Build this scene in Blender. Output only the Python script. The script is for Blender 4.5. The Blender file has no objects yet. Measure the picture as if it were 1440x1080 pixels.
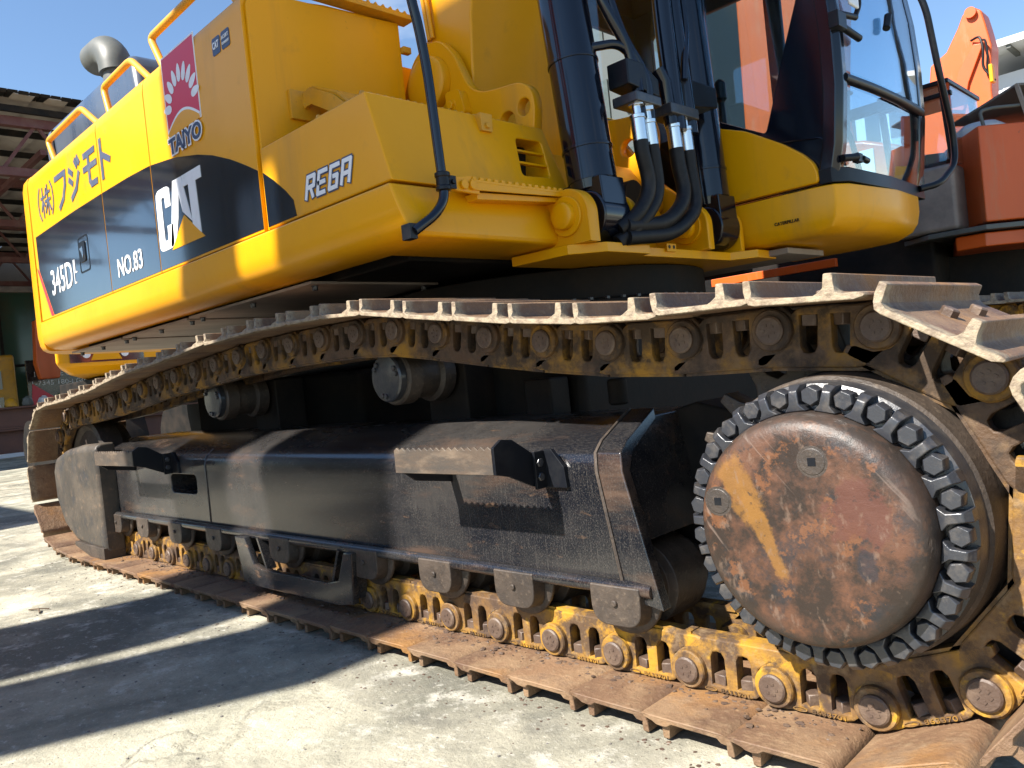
import bpy, bmesh, math, random
from mathutils import Vector, Matrix, Quaternion
random.seed(7)
PI = math.pi
SC = bpy.context.scene
COL = SC.collection

# ------------------------------------------------------------------ camera
cam_d = bpy.data.cameras.new('camera')
cam = bpy.data.objects.new('camera', cam_d)
COL.objects.link(cam)
SC.camera = cam
cam_d.sensor_fit = 'HORIZONTAL'
cam_d.sensor_width = 36.0
cam_d.lens = 1123.8 / 1440 * 36.0
cam_d.clip_start = 0.05
cam_d.clip_end = 2000
RR = Vector((0.706841, 0.699735, -0.103669))
DD = Vector((-0.063453, -0.083244, -0.994507))
FF = Vector((-0.704521, 0.709537, -0.014440))
CP = Vector((2.2183, -1.4240, 0.8499))
M = Matrix(((RR.x, -DD.x, -FF.x, CP.x), (RR.y, -DD.y, -FF.y, CP.y), (RR.z, -DD.z, -FF.z, CP.z), (0, 0, 0, 1)))
cam.matrix_world = M

# ------------------------------------------------------------------ light
SUN = Vector((0.16, 0.68, -0.71)).normalized()      # travel direction of the light
sun_d = bpy.data.lights.new('sun', 'SUN')
sun_d.energy = 5.0
sun_d.angle = math.radians(0.8)
sun_d.color = (1.0, 0.945, 0.86)
sun = bpy.data.objects.new('sun', sun_d)
COL.objects.link(sun)
sun.rotation_mode = 'QUATERNION'
sun.rotation_quaternion = SUN.to_track_quat('-Z', 'Y')
world = bpy.data.worlds.new('World')
SC.world = world
world.use_nodes = True
wn = world.node_tree
wn.nodes.clear()
sky = wn.nodes.new('ShaderNodeTexSky')
sky.sky_type = 'NISHITA'
sky.sun_disc = False
sky.sun_elevation = math.asin(-SUN.z)
sky.sun_rotation = math.atan2(-SUN.x, -SUN.y)
sky.air_density = 1.15
sky.dust_density = 0.0
sky.ozone_density = 4.5
bgn = wn.nodes.new('ShaderNodeBackground')
bgn.inputs['Strength'].default_value = 0.075
tcw = wn.nodes.new('ShaderNodeTexCoord')
mpw = wn.nodes.new('ShaderNodeMapping')
mpw.inputs['Scale'].default_value = (1.6, 1.6, 4.0)
nzw = wn.nodes.new('ShaderNodeTexNoise')
nzw.inputs['Scale'].default_value = 1.7
nzw.inputs['Detail'].default_value = 7
rpw = wn.nodes.new('ShaderNodeValToRGB')
rpw.color_ramp.elements[0].position = 0.60
rpw.color_ramp.elements[1].position = 0.78
rpw.color_ramp.elements[1].color = (0.8, 0.8, 0.8, 1)
mxw = wn.nodes.new('ShaderNodeMix')
mxw.data_type = 'RGBA'
mxw.inputs[7].default_value = (7.0, 7.4, 7.8, 1)
out = wn.nodes.new('ShaderNodeOutputWorld')
wn.links.new(tcw.outputs['Generated'], mpw.inputs[0])
wn.links.new(mpw.outputs[0], nzw.inputs['Vector'])
wn.links.new(nzw.outputs['Fac'], rpw.inputs[0])
wn.links.new(rpw.outputs[0], mxw.inputs[0])
wn.links.new(sky.outputs[0], mxw.inputs[6])
wn.links.new(mxw.outputs[2], bgn.inputs['Color'])
wn.links.new(bgn.outputs[0], out.inputs['Surface'])
SC.view_settings.view_transform = 'Standard'
SC.view_settings.look = 'None'
SC.view_settings.gamma = 1
SC.view_settings.exposure = 1.42
SC.render.engine = 'CYCLES'
SC.cycles.max_bounces = 8
SC.cycles.transparent_max_bounces = 16

# ------------------------------------------------------------------ materials
def _n(nt, t, **kw):
    n = nt.nodes.new(t)
    for k, v in kw.items():
        setattr(n, k, v)
    return n

def noise(nt, vec, scale, detail=5, rough=0.6, mapscale=None, dist=0.0):
    n = _n(nt, 'ShaderNodeTexNoise')
    n.inputs['Scale'].default_value = scale
    n.inputs['Detail'].default_value = detail
    n.inputs['Roughness'].default_value = rough
    n.inputs['Distortion'].default_value = dist
    if mapscale:
        m = _n(nt, 'ShaderNodeMapping')
        m.inputs['Scale'].default_value = mapscale
        nt.links.new(vec, m.inputs[0])
        vec = m.outputs[0]
    nt.links.new(vec, n.inputs['Vector'])
    return n.outputs['Fac']

def ramp(nt, fac, a, b, lo=0.0, hi=1.0):
    r = _n(nt, 'ShaderNodeMapRange')
    r.inputs['From Min'].default_value = a
    r.inputs['From Max'].default_value = b
    r.inputs['To Min'].default_value = lo
    r.inputs['To Max'].default_value = hi
    nt.links.new(fac, r.inputs['Value'])
    return r.outputs['Result']

def mixc(nt, fac, a, b):
    m = _n(nt, 'ShaderNodeMix', data_type='RGBA')
    for i, v in ((6, a), (7, b)):
        if isinstance(v, tuple):
            m.inputs[i].default_value = (*v, 1) if len(v) == 3 else v
        else:
            nt.links.new(v, m.inputs[i])
    if isinstance(fac, float):
        m.inputs[0].default_value = fac
    else:
        nt.links.new(fac, m.inputs[0])
    return m.outputs[2]

def math_(nt, op, a, b=None):
    m = _n(nt, 'ShaderNodeMath', operation=op)
    for i, v in enumerate((a, b)):
        if v is None:
            continue
        if isinstance(v, (int, float)):
            m.inputs[i].default_value = v
        else:
            nt.links.new(v, m.inputs[i])
    return m.outputs[0]

def material(name, base, rough=0.5, metal=0.0, layers=(), bump=0.0, bscale=60, coat=0.0, rvar=0.0, spec=0.5, coord='Object', bdetail=6, bdist=0.01):
    """layers: (colour, scale, lo, hi, amount, mapscale) noise-masked colour over the base"""
    m = bpy.data.materials.new(name)
    m.use_nodes = True
    nt = m.node_tree
    p = nt.nodes['Principled BSDF']
    tc = _n(nt, 'ShaderNodeTexCoord')
    vec = tc.outputs[coord]
    if coord == 'Object':
        oi = _n(nt, 'ShaderNodeObjectInfo')
        sc_ = _n(nt, 'ShaderNodeVectorMath', operation='SCALE')
        cmb = _n(nt, 'ShaderNodeCombineXYZ')
        for i in range(3):
            nt.links.new(oi.outputs['Random'], cmb.inputs[i])
        nt.links.new(cmb.outputs[0], sc_.inputs[0])
        sc_.inputs['Scale'].default_value = 37.0
        ad = _n(nt, 'ShaderNodeVectorMath', operation='ADD')
        nt.links.new(vec, ad.inputs[0])
        nt.links.new(sc_.outputs[0], ad.inputs[1])
        vec = ad.outputs[0]
    col = None
    prev = (*base, 1)
    rgh = None
    for k, L in enumerate(layers):
        c, scl, lo, hi, amt, ms = (list(L) + [None] * 6)[:6]
        f = ramp(nt, noise(nt, vec, scl, 7, 0.65, ms), lo, hi, 0, amt)
        prev = mixc(nt, f, prev, (*c, 1))
        rgh = f if rgh is None else math_(nt, 'MAXIMUM', rgh, f)
    if isinstance(prev, tuple):
        p.inputs['Base Color'].default_value = prev
    else:
        nt.links.new(prev, p.inputs['Base Color'])
    p.inputs['Metallic'].default_value = metal
    p.inputs['Specular IOR Level'].default_value = spec
    if rgh is not None and rvar:
        r = math_(nt, 'ADD', rough, math_(nt, 'MULTIPLY', rgh, rvar))
        nt.links.new(r, p.inputs['Roughness'])
    else:
        p.inputs['Roughness'].default_value = rough
    if coat:
        p.inputs['Coat Weight'].default_value = coat
        p.inputs['Coat Roughness'].default_value = 0.12
    if bump:
        b = _n(nt, 'ShaderNodeBump')
        b.inputs['Strength'].default_value = bump
        b.inputs['Distance'].default_value = bdist
        nt.links.new(noise(nt, vec, bscale, bdetail, 0.65), b.inputs['Height'])
        nt.links.new(b.outputs[0], p.inputs['Normal'])
    m['vec'] = ''
    return m

YEL = (0.76, 0.345, 0.0)
M_YEL = material('yellow_paint', YEL, 0.34, layers=[((0.62, 0.27, 0.0), 1.4, 0.45, 0.75, 0.5), ((0.36, 0.20, 0.04), 7, 0.60, 0.78, 0.35), ((0.30, 0.17, 0.05), 4, 0.56, 0.76, 0.42, (1, 1, .10)), ((0.10, 0.06, 0.03), 60, 0.69, 0.76, 0.55)], coat=0.10, rvar=0.3, bump=0.22, bscale=2.6, spec=0.3, bdetail=2)
M_YEL2 = material('yellow_paint_dusty', (0.60, 0.29, 0.006), 0.5, layers=[((0.30, 0.18, 0.06), 6, 0.45, 0.75, 0.6), ((0.09, 0.05, 0.02), 22, 0.63, 0.75, 0.6)], coat=0.1, rvar=0.3, bump=0.12, bscale=30)
M_HOOD = material('black_decal', (0.006, 0.010, 0.018), 0.05, layers=[((0.05, 0.06, 0.08), 3, 0.45, 0.85, 0.4, (1, 1, .35)), ((0.12, 0.13, 0.14), 30, 0.62, 0.85, 0.3, (1, 1, .08))], coat=1.0, rvar=0.2, spec=1.0)
M_WHITE = material('white_decal', (0.78, 0.80, 0.82), 0.35, layers=[((0.5, 0.5, 0.48), 9, 0.5, 0.8, 0.5)])
M_NAVY = material('navy_decal', (0.035, 0.05, 0.11), 0.35)
M_SLATE = material('slate_lettering', (0.055, 0.070, 0.115), 0.5, layers=[((0.3, 0.3, 0.25), 14, 0.5, 0.8, 0.4)])
M_RED = material('red_decal', (0.62, 0.015, 0.04), 0.35)
M_DARKBLUE = material('dark_gloss_paint', (0.003, 0.0045, 0.010), 0.14, layers=[((0.02, 0.024, 0.035), 5, 0.55, 0.85, 0.4, (1, 1, .2)), ((0.08, 0.07, 0.06), 30, 0.66, 0.80, 0.3)], coat=0.35, rvar=0.25, spec=0.4)
M_COVER = material('dusty_blue_grey_paint', (0.035, 0.050, 0.080), 0.22, layers=[((0.13, 0.15, 0.17), 2.5, 0.35, 0.75, 0.8, (1, 1, .3)), ((0.2, 0.2, 0.2), 30, 0.6, 0.8, 0.3)], coat=0.6, rvar=0.3)
M_BLACK = material('black_plastic', (0.006, 0.007, 0.010), 0.33, spec=0.3, layers=[((0.03, 0.03, 0.03), 12, 0.5, 0.8, 0.5)])
M_RUBBER = material('rubber_hose', (0.006, 0.006, 0.007), 0.5, spec=0.3, layers=[((0.06, 0.05, 0.045), 16, 0.5, 0.8, 0.4)])
M_FRAME = material('black_frame_paint', (0.006, 0.007, 0.010), 0.17, layers=[((0.052, 0.047, 0.042), 3.0, 0.40, 0.74, 0.8, (.6, 1, 1.0)), ((0.085, 0.050, 0.032), 5, 0.53, 0.70, 0.7, (.4, 1, 2.2)), ((0.12, 0.105, 0.09), 420, 0.52, 0.64, 0.35, (.8, 1, .5)), ((0.10, 0.09, 0.078), 190, 0.54, 0.70, 0.28, (1, 1, .05)), ((0.14, 0.08, 0.045), 26, 0.62, 0.70, 0.5, (.3, 1, 1))], rvar=0.30, bump=0.25, bscale=260, coat=0.35, bdist=0.0015)
M_GUARD = material('dusty_cast_guard', (0.040, 0.034, 0.028), 0.45, layers=[((0.10, 0.078, 0.055), 4, 0.42, 0.68, 0.8), ((0.02, 0.022, 0.026), 9, 0.52, 0.66, 0.7), ((0.20, 0.13, 0.08), 26, 0.56, 0.7, 0.5)], rvar=0.25, bump=0.25, bscale=24)
M_TREAD = material('worn_tread', (0.085, 0.062, 0.045), 0.5, layers=[((0.05, 0.045, 0.04), 12, 0.45, 0.62, 0.8, (.4, 1, 2)), ((0.20, 0.15, 0.105), 30, 0.5, 0.7, 0.6, (.3, 1, 1))], bump=0.2, bscale=60)
M_FRAME2 = material('dark_undercarriage', (0.008, 0.008, 0.008), 0.6, spec=0.15, layers=[((0.035, 0.026, 0.020), 4, 0.4, 0.75, 0.8)], rvar=0.3, bump=0.3, bscale=20)
M_SHOE = material('rusty_track_steel', (0.105, 0.060, 0.038), 0.55, layers=[((0.21, 0.120, 0.062), 3.2, 0.40, 0.66, 0.85), ((0.32, 0.215, 0.120), 7, 0.46, 0.70, 0.65), ((0.28, 0.20, 0.12), 55, 0.54, 0.68, 0.45), ((0.09, 0.05, 0.035), 14, 0.55, 0.72, 0.6), ((0.30, 0.14, 0.03), 2.1, 0.54, 0.68, 0.7)], rvar=0.2, bump=0.55, bscale=55)
def end_dust(m):
    nt = m.node_tree
    p = nt.nodes['Principled BSDF']
    tc = _n(nt, 'ShaderNodeTexCoord')
    sp = _n(nt, 'ShaderNodeSeparateXYZ')
    nt.links.new(tc.outputs['Object'], sp.inputs[0])
    w = math_(nt, 'ADD', sp.outputs['Y'], math_(nt, 'MULTIPLY', noise(nt, tc.outputs['Object'], 60, 6), 0.03))
    f = ramp(nt, w, 0.062, 0.040, 0, 0.9)
    old = p.inputs['Base Color'].links[0].from_socket
    dirt = mixc(nt, ramp(nt, noise(nt, tc.outputs['Object'], 45, 7, 0.7), 0.42, 0.62), (0.30, 0.245, 0.165), (0.15, 0.11, 0.075))
    nt.links.new(mixc(nt, f, old, dirt), p.inputs['Base Color'])
M_SHOEB = M_SHOE.copy()
M_SHOEB.name = 'rusty_track_steel_clean_ends'
end_dust(M_SHOE)
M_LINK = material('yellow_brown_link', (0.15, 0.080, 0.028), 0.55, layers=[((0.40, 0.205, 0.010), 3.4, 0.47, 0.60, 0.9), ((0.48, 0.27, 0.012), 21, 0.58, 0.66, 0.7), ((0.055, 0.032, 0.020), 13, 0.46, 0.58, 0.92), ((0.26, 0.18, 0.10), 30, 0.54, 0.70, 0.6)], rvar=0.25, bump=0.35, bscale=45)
M_LINKD = material('shaded_muddy_link', (0.075, 0.040, 0.018), 0.6, layers=[((0.34, 0.17, 0.01), 3.6, 0.48, 0.62, 0.8), ((0.030, 0.020, 0.014), 12, 0.45, 0.58, 0.9), ((0.16, 0.10, 0.05), 30, 0.54, 0.70, 0.6)], rvar=0.25, bump=0.4, bscale=45)  # upper-run links: mud, with the shade of that run put into the colour
M_NUT = material('brown_steel', (0.080, 0.052, 0.038), 0.5, layers=[((0.18, 0.125, 0.085), 20, 0.45, 0.7, 0.7)], bump=0.3, bscale=70)
M_ROLL = material('roller_steel', (0.040, 0.031, 0.025), 0.42, layers=[((0.085, 0.062, 0.045), 7, 0.42, 0.7, 0.8), ((0.022, 0.018, 0.016), 18, 0.5, 0.7, 0.7), ((0.16, 0.12, 0.085), 60, 0.56, 0.70, 0.5)], rvar=0.3, bump=0.35, bscale=60)
M_BOLT = material('dark_bolt', (0.028, 0.030, 0.036), 0.30, layers=[((0.11, 0.095, 0.08), 26, 0.5, 0.72, 0.6)], rvar=0.3, coat=0.3, bump=0.15, bscale=80)
M_RAIL = material('worn_steel', (0.30, 0.25, 0.20), 0.32, metal=0.6, layers=[((0.22, 0.15, 0.09), 18, 0.4, 0.7, 0.8)], bump=0.1, bscale=40)
M_CHROME = material('zinc_fitting', (0.72, 0.74, 0.76), 0.22, metal=1.0)
M_GREY = material('grey_metal', (0.085, 0.09, 0.08), 0.5, layers=[((0.15, 0.15, 0.13), 6, 0.4, 0.75, 0.6)])
M_BELLY = material('belly_plate', (0.30, 0.25, 0.21), 0.6, layers=[((0.12, 0.10, 0.09), 3.5, 0.4, 0.7, 0.8, (1, .5, 1))], bump=0.1, bscale=12)
M_ORANGE = material('orange_paint', (0.62, 0.095, 0.006), 0.42, layers=[((0.48, 0.075, 0.015), 2.4, 0.45, 0.75, 0.7, (1, 1, .35)), ((0.42, 0.20, 0.10), 8, 0.56, 0.8, 0.6, (1, 1, .18)), ((0.10, 0.05, 0.03), 30, 0.66, 0.74, 0.6)], rvar=0.3, coat=0.15, bump=0.15, bscale=4)
M_REDST = material('red_oxide_steel', (0.10, 0.030, 0.026), 0.6, layers=[((0.15, 0.085, 0.07), 3, 0.45, 0.7, 0.6)])
M_RUSTB = material('rusted_beam', (0.17, 0.075, 0.05), 0.7, layers=[((0.10, 0.05, 0.04), 2, 0.4, 0.7, 0.7)])
M_TIN = material('old_roof_sheet', (0.42, 0.37, 0.32), 0.6, layers=[((0.24, 0.20, 0.17), 0.7, 0.4, 0.7, 0.8, (1, 1, 1)), ((0.34, 0.26, 0.2), 2.4, 0.5, 0.75, 0.5)])
M_WALL = material('grey_shed_wall', (0.20, 0.17, 0.13), 0.8, layers=[((0.13, 0.11, 0.09), 0.9, 0.4, 0.7, 0.7)])
M_WBLDG = material('white_facade', (0.60, 0.61, 0.62), 0.7, layers=[((0.55, 0.55, 0.55), 0.3, 0.4, 0.7, 0.5)])
M_WIN = material('dark_window', (0.03, 0.04, 0.05), 0.1, spec=0.8)
M_DUST = material('dust_grey', (0.13, 0.12, 0.11), 0.7)

def glass_mat(name, tint, refl=1.0, f0=0.06, haze=0.0):
    m = bpy.data.materials.new(name)
    m.use_nodes = True
    nt = m.node_tree
    nt.nodes.clear()
    o = _n(nt, 'ShaderNodeOutputMaterial')
    t = _n(nt, 'ShaderNodeBsdfTransparent')
    t.inputs[0].default_value = (*tint, 1)
    g = _n(nt, 'ShaderNodeBsdfGlossy')
    g.inputs['Roughness'].default_value = 0.02
    g.inputs[0].default_value = (refl, refl, refl, 1)
    lw = _n(nt, 'ShaderNodeLayerWeight')
    lw.inputs['Blend'].default_value = 0.5
    f = math_(nt, 'ADD', math_(nt, 'POWER', lw.outputs['Facing'], 4.0), 0.03 + f0)
    mx = _n(nt, 'ShaderNodeMixShader')
    nt.links.new(f, mx.inputs[0])
    nt.links.new(t.outputs[0], mx.inputs[1])
    nt.links.new(g.outputs[0], mx.inputs[2])
    d = _n(nt, 'ShaderNodeBsdfDiffuse')
    d.inputs[0].default_value = (0.5, 0.48, 0.45, 1)
    tc = _n(nt, 'ShaderNodeTexCoord')
    hz = ramp(nt, noise(nt, tc.outputs['Object'], 5, 6), 0.35, 0.8, 0.0, haze)
    mx2 = _n(nt, 'ShaderNodeMixShader')
    nt.links.new(hz, mx2.inputs[0])
    nt.links.new(mx.outputs[0], mx2.inputs[1])
    nt.links.new(d.outputs[0], mx2.inputs[2])
    nt.links.new(mx2.outputs[0], o.inputs[0])
    return m
M_GLASS = glass_mat('cab_glass', (0.74, 0.87, 0.94), f0=0.06, haze=0.02)
M_GLASSD = glass_mat('tinted_glass', (0.80, 0.88, 0.91), f0=0.01, haze=0.02)

def hub_material():
    m = material('worn_hub_cover', (0.20, 0.085, 0.05), 0.42, spec=0.4)
    nt = m.node_tree
    p = nt.nodes['Principled BSDF']
    tc = _n(nt, 'ShaderNodeTexCoord')
    v = tc.outputs['Object']
    n1 = noise(nt, v, 9, 8, 0.7)
    c = mixc(nt, ramp(nt, n1, 0.44, 0.58), (0.026, 0.018, 0.014), (0.095, 0.044, 0.025))
    c = mixc(nt, ramp(nt, noise(nt, v, 6.5, 9, 0.68), 0.53, 0.59, 0, 0.75), c, (0.020, 0.021, 0.024))
    c = mixc(nt, ramp(nt, noise(nt, v, 14, 6, 0.7), 0.56, 0.60, 0, 0.7), c, (0.15, 0.062, 0.026))
    # blotches with a shape of their own
    def blob(cx, cz, ax, az, ang, colr, edge=0.16, amt=1.0):
        nonlocal c
        mp = _n(nt, 'ShaderNodeMapping', vector_type='TEXTURE')
        mp.inputs['Location'].default_value = (cx, 0, cz)
        mp.inputs['Rotation'].default_value = (0, ang, 0)
        mp.inputs['Scale'].default_value = (ax, 1, az)
        sx = _n(nt, 'ShaderNodeVectorMath', operation='MULTIPLY')
        sx.inputs[1].default_value = (1, 0, 1)
        nt.links.new(v, sx.inputs[0])
        nt.links.new(sx.outputs[0], mp.inputs[0])
        ln = _n(nt, 'ShaderNodeVectorMath', operation='LENGTH')
        nt.links.new(mp.outputs[0], ln.inputs[0])
        d = math_(nt, 'ADD', ln.outputs['Value'], math_(nt, 'MULTIPLY', math_(nt, 'SUBTRACT', noise(nt, v, 13, 9, 0.72), 0.5), 3.2))
        c = mixc(nt, ramp(nt, d, 1.0 + edge, 1.0 - edge, 0, amt), c, colr)
    blob(0, 0, 10, 10, 0, (0.2, 0.09, 0.05), amt=0.0)
    blob(-0.118, 0.085, 0.036, 0.062, -0.5, (0.19, 0.092, 0.022), .18, .75)
    blob(-0.078, 0.005, 0.015, 0.10, -0.42, (0.19, 0.092, 0.022), .18, .75)
    blob(0.105, 0.035, 0.060, 0.055, 0.3, (0.085, 0.034, 0.024), .10, .85)
    blob(0.115, -0.045, 0.018, 0.026, 0.0, (0.018, 0.020, 0.026), .12, .7)
    sc1 = noise(nt, v, 26, 3, 0.5, (1.0, 1, 0.06), 0.4)
    rm = _n(nt, 'ShaderNodeMapping')
    rm.inputs['Rotation'].default_value = (0, 0.7, 0)
    nt.links.new(v, rm.inputs[0])
    sc2 = noise(nt, rm.outputs[0], 34, 3, 0.5, (1.0, 1, 0.05), 0.3)
    c = mixc(nt, ramp(nt, sc2, 0.66, 0.70, 0, 0.6), c, (0.20, 0.15, 0.12))
    sc3 = noise(nt, v, 60, 5, 0.6, (1, 1, .5))
    c = mixc(nt, ramp(nt, sc3, 0.58, 0.68, 0, 0.5), c, (0.16, 0.11, 0.08))
    c = mixc(nt, ramp(nt, noise(nt, v, 48, 6, 0.7), 0.60, 0.66, 0, 0.7), c, (0.02, 0.018, 0.018))
    # rim wear: dark paint left near the rounded edge
    ln = _n(nt, 'ShaderNodeVectorMath', operation='LENGTH')
    sx = _n(nt, 'ShaderNodeVectorMath', operation='MULTIPLY')
    sx.inputs[1].default_value = (1, 0, 1)
    nt.links.new(v, sx.inputs[0])
    nt.links.new(sx.outputs[0], ln.inputs[0])
    e = math_(nt, 'ADD', ln.outputs['Value'], math_(nt, 'MULTIPLY', noise(nt, v, 5, 5), 0.12))
    c = mixc(nt, ramp(nt, e, 0.245, 0.275, 0, 0.75), c, (0.036, 0.028, 0.023))
    nt.links.new(c, p.inputs['Base Color'])
    nt.links.new(ramp(nt, n1, 0.3, 0.7, 0.30, 0.55), p.inputs['Roughness'])
    b = _n(nt, 'ShaderNodeBump')
    b.inputs['Strength'].default_value = 0.35
    b.inputs['Distance'].default_value = 0.006
    hh = math_(nt, 'ADD', noise(nt, v, 38, 7, 0.7), math_(nt, 'MULTIPLY', ramp(nt, sc2, 0.68, 0.74), -0.6))
    nt.links.new(hh, b.inputs['Height'])
    nt.links.new(b.outputs[0], p.inputs['Normal'])
    return m
M_HUB = hub_material()

def ground_material():
    m = bpy.data.materials.new('dusty_concrete')
    m.use_nodes = True
    nt = m.node_tree
    p = nt.nodes['Principled BSDF']
    tc = _n(nt, 'ShaderNodeTexCoord')
    v = tc.outputs['Object']
    n1 = noise(nt, v, 1.1, 9, 0.62, None, 0.6)
    n2 = noise(nt, v, 5.5, 9, 0.7)
    n3 = noise(nt, v, 42, 6, 0.75)
    n4 = noise(nt, v, 0.35, 5, 0.6)
    c = mixc(nt, ramp(nt, n1, 0.40, 0.60), (0.15, 0.145, 0.115), (0.42, 0.39, 0.30))
    c = mixc(nt, ramp(nt, n2, 0.54, 0.66, 0, 0.75), c, (0.56, 0.535, 0.46))
    c = mixc(nt, ramp(nt, n2, 0.48, 0.36, 0, 0.65), c, (0.15, 0.145, 0.12))
    c = mixc(nt, ramp(nt, n3, 0.58, 0.70, 0, 0.65), c, (0.10, 0.095, 0.08))
    n5 = noise(nt, v, 17, 8, 0.72, (1, 1.6, 1))
    c = mixc(nt, ramp(nt, n5, 0.60, 0.68, 0, 0.55), c, (0.14, 0.13, 0.10))
    c = mixc(nt, ramp(nt, n5, 0.42, 0.34, 0, 0.55), c, (0.58, 0.56, 0.49))
    c = mixc(nt, ramp(nt, n3, 0.42, 0.32, 0, 0.5), c, (0.62, 0.59, 0.50))
    c = mixc(nt, ramp(nt, n4, 0.5, 0.62, 0, 0.30), c, (0.30, 0.30, 0.22))
    n7 = noise(nt, v, 1.6, 6, 0.6, (.35, 1.7, 1))
    c = mixc(nt, ramp(nt, n7, 0.56, 0.70, 0, 0.55), c, (0.13, 0.12, 0.10))
    n6 = noise(nt, v, 120, 4, 0.6)
    c = mixc(nt, ramp(nt, n6, 0.60, 0.70, 0, 0.5), c, (0.12, 0.11, 0.09))
    vo = _n(nt, 'ShaderNodeTexVoronoi', feature='DISTANCE_TO_EDGE')
    vo.inputs['Scale'].default_value = 0.42
    wv = _n(nt, 'ShaderNodeVectorMath', operation='ADD')
    nv = _n(nt, 'ShaderNodeTexNoise')
    nv.inputs['Scale'].default_value = 3.0
    nv.inputs['Detail'].default_value = 6
    nt.links.new(v, nv.inputs['Vector'])
    nvs = _n(nt, 'ShaderNodeVectorMath', operation='SCALE')
    nvs.inputs['Scale'].default_value = 0.9
    nt.links.new(nv.outputs['Color'], nvs.inputs[0])
    nt.links.new(v, wv.inputs[0])
    nt.links.new(nvs.outputs[0], wv.inputs[1])
    nt.links.new(wv.outputs[0], vo.inputs['Vector'])
    crk = ramp(nt, vo.outputs['Distance'], 0.0, 0.012, 1, 0)
    crk = math_(nt, 'MULTIPLY', crk, ramp(nt, n4, 0.54, 0.62))
    c = mixc(nt, math_(nt, 'MULTIPLY', crk, 0.3), c, (0.07, 0.06, 0.05))
    nt.links.new(c, p.inputs['Base Color'])
    p.inputs['Roughness'].default_value = 0.85
    p.inputs['Specular IOR Level'].default_value = 0.25
    b = _n(nt, 'ShaderNodeBump')
    b.inputs['Strength'].default_value = 1.0
    b.inputs['Distance'].default_value = 0.011
    hh = math_(nt, 'ADD', math_(nt, 'MULTIPLY', n2, 1.2), math_(nt, 'MULTIPLY', n3, 0.5))
    hh = math_(nt, 'SUBTRACT', hh, math_(nt, 'MULTIPLY', crk, 0.3))
    nt.links.new(hh, b.inputs['Height'])
    nt.links.new(b.outputs[0], p.inputs['Normal'])
    return m
M_GROUND = ground_material()
M_LEAF = material('leaf_green', (0.05, 0.085, 0.02), 0.6, layers=[((0.09, 0.12, 0.03), 1.5, 0.4, 0.7, 0.8)])
M_BARK = material('bark', (0.10, 0.07, 0.045), 0.9)

# ------------------------------------------------------------------ geometry helpers
def nb():
    return bmesh.new()

def box(bm, x0, x1, y0, y1, z0, z1):
    r = bmesh.ops.create_cube(bm, size=1)
    for v in r['verts']:
        v.co = Vector(((x0 + x1) / 2 + v.co.x * (x1 - x0), (y0 + y1) / 2 + v.co.y * (y1 - y0), (z0 + z1) / 2 + v.co.z * (z1 - z0)))
    return r['verts']

def prism(bm, pts, axis, a0, a1):
    def P(p, a):
        if axis == 'y':
            return Vector((p[0], a, p[1]))
        if axis == 'x':
            return Vector((a, p[0], p[1]))
        return Vector((p[0], p[1], a))
    v0 = [bm.verts.new(P(p, a0)) for p in pts]
    v1 = [bm.verts.new(P(p, a1)) for p in pts]
    n = len(pts)
    fs = [bm.faces.new(v0), bm.faces.new(v1[::-1])]
    for i in range(n):
        fs.append(bm.faces.new((v0[i], v1[i], v1[(i + 1) % n], v0[(i + 1) % n])))
    bmesh.ops.recalc_face_normals(bm, faces=fs)
    return v0, v1

def beam(bm, a, b, w, h=None, up=Vector((0, 0, 1))):
    a, b = Vector(a), Vector(b)
    h = h or w
    d = (b - a).normalized()
    s = d.cross(up)
    if s.length < 1e-4:
        s = d.cross(Vector((1, 0, 0)))
    s.normalize()
    u = s.cross(d)
    vs = []
    for p in (a, b):
        for i, j in ((-1, -1), (1, -1), (1, 1), (-1, 1)):
            vs.append(bm.verts.new(p + s * (w / 2 * i) + u * (h / 2 * j)))
    fs = [bm.faces.new(vs[:4]), bm.faces.new(vs[4:][::-1])]
    for i in range(4):
        j = (i + 1) % 4
        fs.append(bm.faces.new((vs[i], vs[4 + i], vs[4 + j], vs[j])))
    bmesh.ops.recalc_face_normals(bm, faces=fs)

def lathe(bm, prof, c=(0, 0, 0), axis='y', seg=48, arc=None):
    """prof: (radius, along-axis) pairs"""
    c = Vector(c)
    rings = []
    for r, a in prof:
        ring = []
        for k in range(seg):
            t = 2 * PI * k / seg
            x, z = r * math.cos(t), r * math.sin(t)
            if axis == 'y':
                co = Vector((x, a, z))
            elif axis == 'x':
                co = Vector((a, x, z))
            else:
                co = Vector((x, z, a))
            ring.append(bm.verts.new(c + co))
        rings.append(ring)
    fs = []
    for i in range(len(rings) - 1):
        for k in range(seg):
            j = (k + 1) % seg
            fs.append(bm.faces.new((rings[i][k], rings[i + 1][k], rings[i + 1][j], rings[i][j])))
    fs.append(bm.faces.new(rings[0]))
    fs.append(bm.faces.new(rings[-1][::-1]))
    bmesh.ops.recalc_face_normals(bm, faces=fs)
    return rings

def rod(bm, a, b, r, seg=20, r2=None):
    a, b = Vector(a), Vector(b)
    d = (b - a).normalized()
    q = d.to_track_quat('Z', 'Y')
    r2 = r if r2 is None else r2
    R0 = [bm.verts.new(a + q @ Vector((r * math.cos(2 * PI * k / seg), r * math.sin(2 * PI * k / seg), 0))) for k in range(seg)]
    R1 = [bm.verts.new(b + q @ Vector((r2 * math.cos(2 * PI * k / seg), r2 * math.sin(2 * PI * k / seg), 0))) for k in range(seg)]
    fs = [bm.faces.new(R0[::-1]), bm.faces.new(R1)]
    for k in range(seg):
        j = (k + 1) % seg
        fs.append(bm.faces.new((R0[k], R0[j], R1[j], R1[k])))
    bmesh.ops.recalc_face_normals(bm, faces=fs)

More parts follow.
